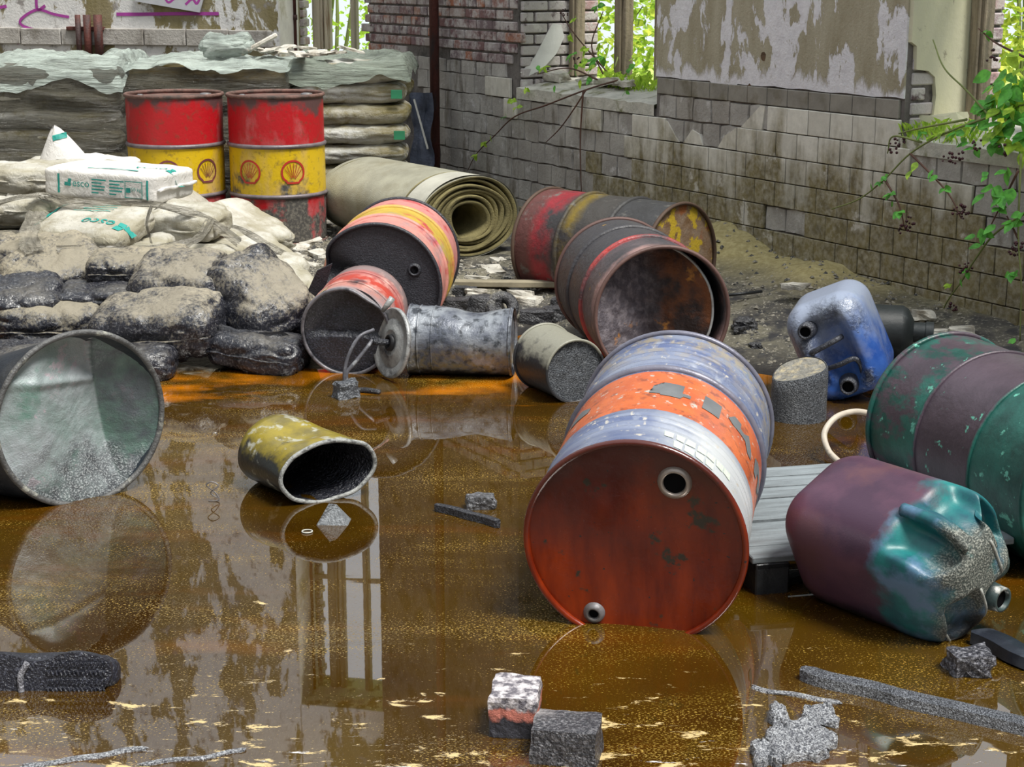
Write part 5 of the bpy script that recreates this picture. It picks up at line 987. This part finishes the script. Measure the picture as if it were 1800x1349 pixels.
for k in range(11):
    px = 458 + 17 * k + rk.uniform(-3, 3); P = at(px, 100, YS + .1 + rk.uniform(-.0, .5)); shard(V((P.x, P.y, zat(106, YS + .1) + rk.uniform(.03, .06))), rk.uniform(.04, .09), rk.uniform(.03, .06), rk.uniform(.006, .015), 'flat plaster shard on top of the stacks, ' + ('rightmost' if k == 10 else ['leftmost', 'second from the left', 'third from the left', 'fourth from the left', 'fifth from the left', 'sixth from the left', 'seventh from the left', 'eighth from the left', 'ninth from the left', 'tenth from the left'][k]), 'shards on the stacks', M_RUBBLE, seed=k)
P = at(455, 78, YS + .2); setp(obj('plaster_lath', box(.26, .05, .03, .008), M_RUBBLE, None, False, T(P) @ Ry(-28) @ Rz(10)), 'white plaster strip leaning up on the middle stack', 'rubble')
P = at(400, 78, YS + .25); setp(obj('plastic_bundle', sack_vf(.34, .25, .14, 9, 18, .4, .03), F_CLR, None, True, T(P)), 'crumpled pale plastic bundle on the middle stack', 'plastic')

# ================================================================ RUBBLE ON THE FLOOR
def on_floor(px, py):
    q = gp(px, py, .08)
    for _ in range(3): q = gp(px, py, ground(q.x, q.y))
    return q
RUB = [('pale plaster shard on the ground right of the upright drums', 'shards by the upright drums', M_RUBBLE, [(515, 415, .08, .05, .012), (545, 425, .09, .05, .012), (530, 438, .06, .04, .01), (570, 410, .05, .04, .012), (520, 452, .07, .04, .01), (560, 448, .06, .04, .015), (540, 465, .07, .05, .012), (500, 432, .05, .04, .01), (575, 398, .03, .03, .02), (548, 405, .06, .03, .01)]),
       ('pale plaster shard on the ground below the carpet roll', 'shards below the carpet roll', M_RUBBLE, [(880, 462, .05, .04, .012), (868, 478, .08, .05, .012), (838, 490, .06, .04, .01), (850, 470, .04, .03, .01), (915, 520, .06, .04, .02), (955, 505, .05, .04, .018), (822, 470, .05, .03, .01), (900, 490, .04, .03, .01), (930, 480, .04, .03, .012), (835, 515, .06, .05, .015)]),
       ('stone lying at the foot of the tiled wall', 'stones at the wall foot', M_RUBBLE, [(1600, 575, .07, .05, .03), (1650, 590, .06, .04, .02), (1620, 558, .05, .04, .025), (1560, 560, .05, .04, .02), (1690, 585, .05, .05, .02), (1395, 505, .06, .05, .015), (1590, 556, .04, .03, .02), (1660, 600, .05, .04, .015)])]
ORD = ['leftmost', 'second from the left', 'third from the left', 'fourth from the left', 'fifth from the left', 'sixth from the left', 'seventh from the left', 'eighth from the left', 'ninth from the left', 'tenth from the left', 'eleventh from the left', 'rightmost']
for lab, grp, m, L in RUB:
    L = sorted(L)
    for k, (px, py, a, b, c) in enumerate(L): q = on_floor(px, py); shard(V((q.x, q.y, q.z + c * .4)), a, b, c, lab + ', ' + ('rightmost' if k == len(L) - 1 else ORD[k]), grp, m, seed=k)
M_TL = tarred('tar_rubble', base=(.03, .03, .034), light=(.12, .12, .13), amt=(.5, .7), bs=45, bst=.7, rough=.45, wash=(.3, .29, .25), wlo=.55, whi=.7)
for k, (px, py, a, b, c, m, lab) in enumerate(((852, 548, .1, .06, .05, M_TL, 'flat topped tarry block beside the lying bucket'), (818, 525, .06, .04, .04, M_TL, 'small dark brick behind the tarry block'), (945, 570, .08, .05, .045, M_TL, 'tarry clinker lump beside the black ring'), (975, 562, .06, .05, .04, M_TL, 'second clinker lump nearer the dark drums'), (920, 535, .09, .05, .025, M_RUBBLE, 'pale stone slab behind the black ring'), (800, 552, .07, .06, .05, M_TL, 'dark block next to the black ended drum'), (985, 540, .05, .04, .03, M_TL, 'dark chunk under the sooty drum'))):
    q = on_floor(px, py); setp(obj('rubble_block', rock(a, b, c, k + 30, 4, .22, .2), m, None, False, T(q.x, q.y, q.z + c * .6) @ Rz(rk.uniform(-20, 20))), lab, 'rubble')
q = on_floor(882, 562); setp(obj('rubber_ring', ring(.055, 0, .03, 32, 10), M_TL, None, True, T(q.x, q.y, q.z + .06) @ Rx(62)), 'tarry black rubber ring on the ground beyond the lying bucket', 'ring')
q = on_floor(860, 505); setp(obj('board', box(.75, .07, .03, .004), plain('dusty_old_board', (.3, .26, .18), .9, var=.3, bs=40), None, False, T(q.x, q.y, q.z + .02) @ Rz(-3)), 'dusty old board lying below the carpet roll', 'board')
for k, (px, py, a, b, c, lab) in enumerate(((1308, 578, .05, .05, .035, 'crumpled black lump right of the torn open drum'), (1328, 613, .025, .02, .015, 'small dark clod on the dirt left of the blue jerrycan'), (1300, 585, .03, .025, .02, 'small clod beside the crumpled black lump'))):
    q = on_floor(px, py); setp(obj('dirt_lump', rock(a, b, c, k + 70, 6, .5, .6), M_TL, None, False, T(q.x, q.y, q.z + c * .5)), lab, 'clod')
q = on_floor(1305, 525); setp(obj('stick', tube([(-.1, -.03, .02), (.1, .03, .03)], .008, 6), M_WET, None, True, T(q)), 'thin dark stick on the dirt right of the torn open drum', 'stick')
# fine gravel, nobody could count it
rg2 = random.Random(77); gv, gf = [], []
for k in range(3600):
    px, py = (rg2.uniform(780, 1000), rg2.uniform(455, 585)) if k % 3 == 0 else ((rg2.uniform(1260, 1700), rg2.uniform(440, 650)) if k % 3 == 1 else (rg2.uniform(480, 620), rg2.uniform(395, 500)))
    q = gp(px, py, .09)
    if (q - WA).dot(WN) < .02: continue
    z = ground(q.x, q.y)
    if z < .012: continue
    s = rg2.uniform(.004, .014); b = len(gv); a = rg2.uniform(0, 6)
    gv += [V((q.x + s * 1.3 * math.cos(a + t), q.y + s * math.sin(a + t), z - .002)) for t in (0, 1.7, 3.2, 4.7)] + [V((q.x, q.y, z + s * .8))]; gf += [(b, b + 1, b + 4), (b + 1, b + 2, b + 4), (b + 2, b + 3, b + 4), (b + 3, b, b + 4)]
setp(obj('gravel', (gv, gf), plain('mixed_gravel', (.34, .31, .25), .9, var=.6, k='world', scale=60, bump=.3, dirt=(.05, .05, .05), dlo=.5, dhi=.55), None, False), 'fine grit and gravel strewn over the dirt by the wall', 'gravel', kind='stuff')

# --- things in the middle window and along the wall
s_, _ = w_sh(965, 120, -.2); P = wp(965, 95, -.2)
pl = [(-.2, -.12), (-.1, -.02), (.03, .2), (.09, .19), (.11, .11), (.05, .0), (-.05, -.1), (-.14, -.14)]
setp(obj('plaster_slab', prism(pl, .03), plain('white_plaster_slab', (.75, .75, .7), .8, var=.15, bs=40), None, False, T(P) @ Rz(14) @ Rx(-8)), 'white broken plaster slab leaning on the middle window sill', 'rubble')
for k, (px, py, a, b, c) in enumerate(((980, 130, .1, .05, .03), (1030, 148, .06, .05, .012), (1075, 138, .12, .06, .02), (1100, 133, .09, .05, .02))):
    P = wp(px, py, -.22); shard(V((P.x, P.y, .965 + .015 + .03)), a, b, c, 'pale plaster chunk lying on the middle window sill, ' + ['leftmost', 'second from the left', 'third from the left', 'rightmost'][k], 'chunks on the middle sill', M_RUBBLE, 120, seed=k + 5)
for k, (px, py, a, b, c) in enumerate(((1650, 185, .16, .1, .07), (1600, 205, .05, .04, .03), (1690, 200, .1, .06, .03))):
    P = wp(px, py, -.2); shard(V((P.x, P.y, .935)), a, b, c, 'pale crumbled plaster on the right window sill, ' + ['large middle heap', 'small left piece', 'flat right piece'][k], 'chunks on the right sill', M_REV, 120, seed=k + 9)
# dark sheeting and a slat between the right stack and the pole
P = wp(742, 250, .22); vs = []
for i in range(13):
    for j in range(9): u, v = i / 12, j / 8; vs.append(V((.16 * (v - .5) * (1 - .2 * u) + .03 * n3((u * 4, v * 3, 0), 1, 3), .05 * n3((u * 5, v * 5, 1), 1, 8), .75 - .75 * u)))
setp(obj('plastic_sheet', (vs, [(i * 9 + j, i * 9 + j + 1, (i + 1) * 9 + j + 1, (i + 1) * 9 + j) for i in range(12) for j in range(8)]), plain('blue_grey_sheet', (.12, .14, .2), .35, var=.5, bs=30, bump=.6), None, True, T(P.x, P.y, .1)), 'blue grey plastic sheet hanging between the right stack and the pole', 'sheet')
P0, P1 = wp(728, 175, .3), wp(752, 262, .3); setp(obj('slat', tube([P0, P1], .008, 4), plain('pale_slat', (.55, .55, .52), .7), None, False), 'thin pale slat leaning between the right stack and the pole', 'slat')

# ================================================================ BRAMBLES
LEAF = []
for mm_ in (M_BLEAF, M_BLEAF2):
    pts = [(0, 0), (.22, .16), (.3, .3), (.31, .42), (.25, .6), (.2, .72), (.08, .9), (0, 1)]; vs = [V((0, y, -.05 * math.sin(y * 3))) for y in (0, .3, .6, 1)]
    rt_ = [V((x, y, .1 * x - .06 * y * y)) for x, y in pts[1:-1]]; lt_ = [V((-x, y, .1 * x - .06 * y * y)) for x, y in pts[1:-1]]; vs = [V((0, 0, 0)), V((0, .35, -.02)), V((0, .7, -.05)), V((0, 1, -.1))] + rt_ + lt_
    fs = [(0, 4, 5, 1), (1, 5, 6), (1, 6, 7, 2), (2, 7, 8), (2, 8, 9, 3), (0, 1, 11, 10), (1, 12, 11), (1, 2, 13, 12), (2, 14, 13), (2, 3, 15, 14)]; LEAF.append(mesh('leaf', (vs, fs), mm_))
M_BERRY = plain('dark_blackberry', (.07, .012, .02), .35, var=.6, scale=60, bump=0); rb_ = random.Random(31)
def icos(r):
    bm = bmesh.new(); bmesh.ops.create_icosphere(bm, subdivisions=1, radius=r); bm.verts.index_update(); o = [v.co.copy() for v in bm.verts], [tuple(v.index for v in f.verts) for f in bm.faces]; bm.free(); return o
ICO = icos(1)
MORE = [(rb_.gauss(1775, 28), rb_.gauss(185, 38), rb_.uniform(.0, .15), rb_.uniform(.06, .1)) for _ in range(34)]
def bramble(label, stems, leafspots, berries=(), young=.35):
    """stems: lists of (px, py, t) on the wall, t metres into the room; leafspots: (px, py, t, size m)"""
    p0 = wp(*stems[0][0]); e = empty('bramble', T(p0), label, 'bramble')
    for st in stems:
        P = [wp(*q) - p0 for q in st]; S = spline(P, 6); n = len(S); obj('stem', tube(S, [.006 * (1 - .55 * i / n) for i in range(n)], 6), M_STEM if rb_.random() < .6 else M_GSTEM, e)
    for px, py, t, sz in leafspots:
        c = wp(px, py, t) - p0; d0 = rb_.uniform(-60, 60); k3 = rb_.random() < .75; me = LEAF[1 if rb_.random() < young else 0]
        for a in ((0, 62, -62) if k3 else (0,)):
            face = Matrix.Rotation(math.atan2(WN.y, WN.x) + R(90), 4, 'Z'); link('leaf', me, e, T(c) @ face @ Rz(rb_.uniform(-35, 35)) @ Rx(90 + rb_.uniform(-75, 10)) @ Rz(180 + d0 + a + rb_.uniform(-15, 15)) @ S3(sz, sz * (1 if a == 0 else .85), sz))
    for px, py, t in berries:
        c = wp(px, py, t) - p0; vf = []
        for k in range(9): o = V((rb_.uniform(-.03, .03), rb_.uniform(-.02, .02), rb_.uniform(-.035, .02))); vf.append(xf(ICO, T(c + o) @ S3(*([rb_.uniform(.005, .009)] * 3))))
        obj('berry_cluster', join(*vf), M_BERRY, e)
    return e
bramble('bramble growing in at the middle window, its runner hanging down the grey wall', [[(1090, 140, -.2), (1030, 158, .03), (960, 185, .1), (905, 205, .1), (868, 240, .08), (838, 270, .06), (822, 300, .06)], [(1030, 158, .03), (1010, 190, .06), (985, 225, .06), (960, 250, .05)], [(1060, 130, -.3), (1040, 80, -.3), (1060, 20, -.3)], [(1070, 130, -.3), (1010, 60, -.25), (985, 20, -.2)], [(1080, 120, -.3), (1100, 60, -.5), (1130, 10, -.5)], [(1050, 140, -.1), (1000, 120, -.05), (945, 130, .0)], [(1025, 160, .04), (1020, 250, .04), (1022, 340, .04)]],
        [(1005, 95, -.2, .075), (1030, 85, -.25, .07), (1055, 75, -.3, .08), (1020, 110, -.2, .08), (1045, 105, -.2, .085), (1010, 120, -.1, .07), (1035, 120, -.1, .07), (1060, 100, -.3, .07), (955, 118, 0, .06), (945, 115, 0, .05), (1000, 62, -.2, .06), (1012, 32, -.2, .055), (1050, 10, -.3, .07), (1120, 25, -.5, .07), (1135, 10, -.5, .07), (1100, 20, -.5, .06), (1142, 95, -.4, .06), (1120, 100, -.4, .06), (900, 175, .1, .055), (908, 188, .1, .055), (890, 205, .1, .055), (862, 238, .08, .05), (850, 250, .08, .045), (835, 272, .07, .05), (975, 150, .05, .05), (1100, 160, .0, .04), (1020, 140, -.05, .06), (1040, 138, -.1, .06), (1105, 120, -.3, .06), (925, 155, .06, .045), (1125, 130, -.25, .05), (1140, 125, -.25, .06)], [(1014, 107, -.15), (992, 20, -.2)], .55)
bramble('large bramble arching over the right window sill with red runner and dark berries', [[(1810, 180, .05), (1740, 205, .12), (1660, 235, .2), (1600, 270, .24), (1555, 315, .26), (1510, 350, .26), (1462, 368, .26)], [(1600, 270, .24), (1640, 310, .26), (1670, 345, .26), (1690, 385, .26)], [(1555, 315, .26), (1580, 360, .26), (1590, 400, .26)], [(1620, 250, .2), (1570, 240, .22), (1560, 270, .22)], [(1740, 205, .12), (1700, 160, .1), (1660, 120, .1), (1640, 70, .05)], [(1700, 210, .15), (1620, 225, .2), (1580, 235, .2)], [(1800, 100, .0), (1750, 75, .0), (1720, 50, .0)]],
        [(1600, 300, .27, .06), (1612, 285, .26, .055), (1640, 298, .27, .055), (1648, 308, .27, .05), (1565, 340, .27, .05), (1580, 372, .27, .055), (1570, 355, .27, .04), (1655, 230, .2, .05), (1640, 238, .2, .05), (1680, 232, .18, .06), (1700, 225, .15, .06), (1720, 215, .13, .075), (1745, 232, .13, .1), (1760, 215, .12, .1), (1775, 190, .1, .1), (1790, 205, .1, .1), (1765, 170, .08, .08), (1785, 165, .08, .09), (1795, 235, .1, .1), (1730, 195, .1, .07), (1745, 250, .12, .08), (1700, 250, .15, .055), (1660, 330, .26, .045), (1530, 322, .26, .04), (1555, 310, .26, .035), (1715, 260, .15, .06), (1790, 150, .05, .09), (1780, 250, .1, .09), (1620, 232, .2, .045), (1545, 320, .26, .035), (1735, 55, .0, .05), (1770, 130, .05, .08), (1795, 120, .05, .08), (1752, 165, .07, .07), (1755, 190, .1, .09), (1775, 225, .1, .09)] + MORE, [(1570, 258, .23), (1582, 250, .23), (1668, 275, .24), (1680, 270, .24), (1720, 250, .2), (1690, 380, .26), (1685, 365, .26), (1595, 388, .26), (1590, 398, .26), (1742, 95, .05), (1760, 260, .15)], .3)
bramble('thin bramble hanging down the tiles at the right edge', [[(1810, 370, .25), (1750, 410, .22), (1715, 455, .2), (1690, 495, .16), (1665, 530, .12), (1648, 568, .06)], [(1795, 270, .2), (1792, 340, .22), (1790, 420, .22), (1795, 500, .22), (1793, 600, .2)], [(1790, 300, .22), (1765, 350, .22), (1740, 400, .22)], [(1790, 420, .22), (1770, 380, .22)]],
        [(1745, 330, .24, .09), (1760, 345, .24, .08), (1730, 340, .24, .08), (1780, 330, .24, .08), (1730, 405, .24, .07), (1715, 415, .24, .06), (1750, 395, .24, .07), (1780, 390, .24, .07), (1725, 430, .24, .06), (1688, 490, .18, .045), (1700, 478, .18, .045), (1770, 300, .24, .07), (1790, 475, .24, .06), (1775, 480, .24, .05), (1795, 375, .24, .06), (1735, 310, .24, .05), (1785, 595, .22, .05), (1670, 500, .16, .04), (1755, 365, .24, .055)], [(1785, 440, .23), (1788, 432, .23), (1697, 470, .2), (1670, 540, .12)], .15)
# grass tufts on the sills
def tuft(px, py, t, z, n, h, label, seed):
    r_ = random.Random(seed); P = wp(px, py, t); vs, fs = [], []
    for k in range(n):
        a = r_.uniform(0, 6.28); l = h * r_.uniform(.5, 1.2); x, y = r_.uniform(-.25, .25), r_.uniform(-.05, .05); b = len(vs); dx, dy = math.cos(a) * l * .6, math.sin(a) * l * .6; o = WD * x + WN * y
        vs += [o + V((-.002, 0, 0)), o + V((.002, 0, 0)), o + V((dx * .5, dy * .5, l * .7)), o + V((dx, dy, l * .8))]; fs += [(0 + b, 1 + b, 2 + b), (1 + b, 3 + b, 2 + b)]
    setp(obj('grass_tuft', (vs, fs), M_LEAF[0], None, False, T(P.x, P.y, z)), label, 'grass', kind='stuff')
tuft(1110, 140, -.25, .96, 120, .12, 'grass growing on the middle window sill', 3); tuft(1690, 210, -.1, .92, 50, .1, 'grass growing on the right window sill', 4); tuft(1640, 232, -.02, .9, 60, .1, 'dry grass at the front of the right window sill', 5)
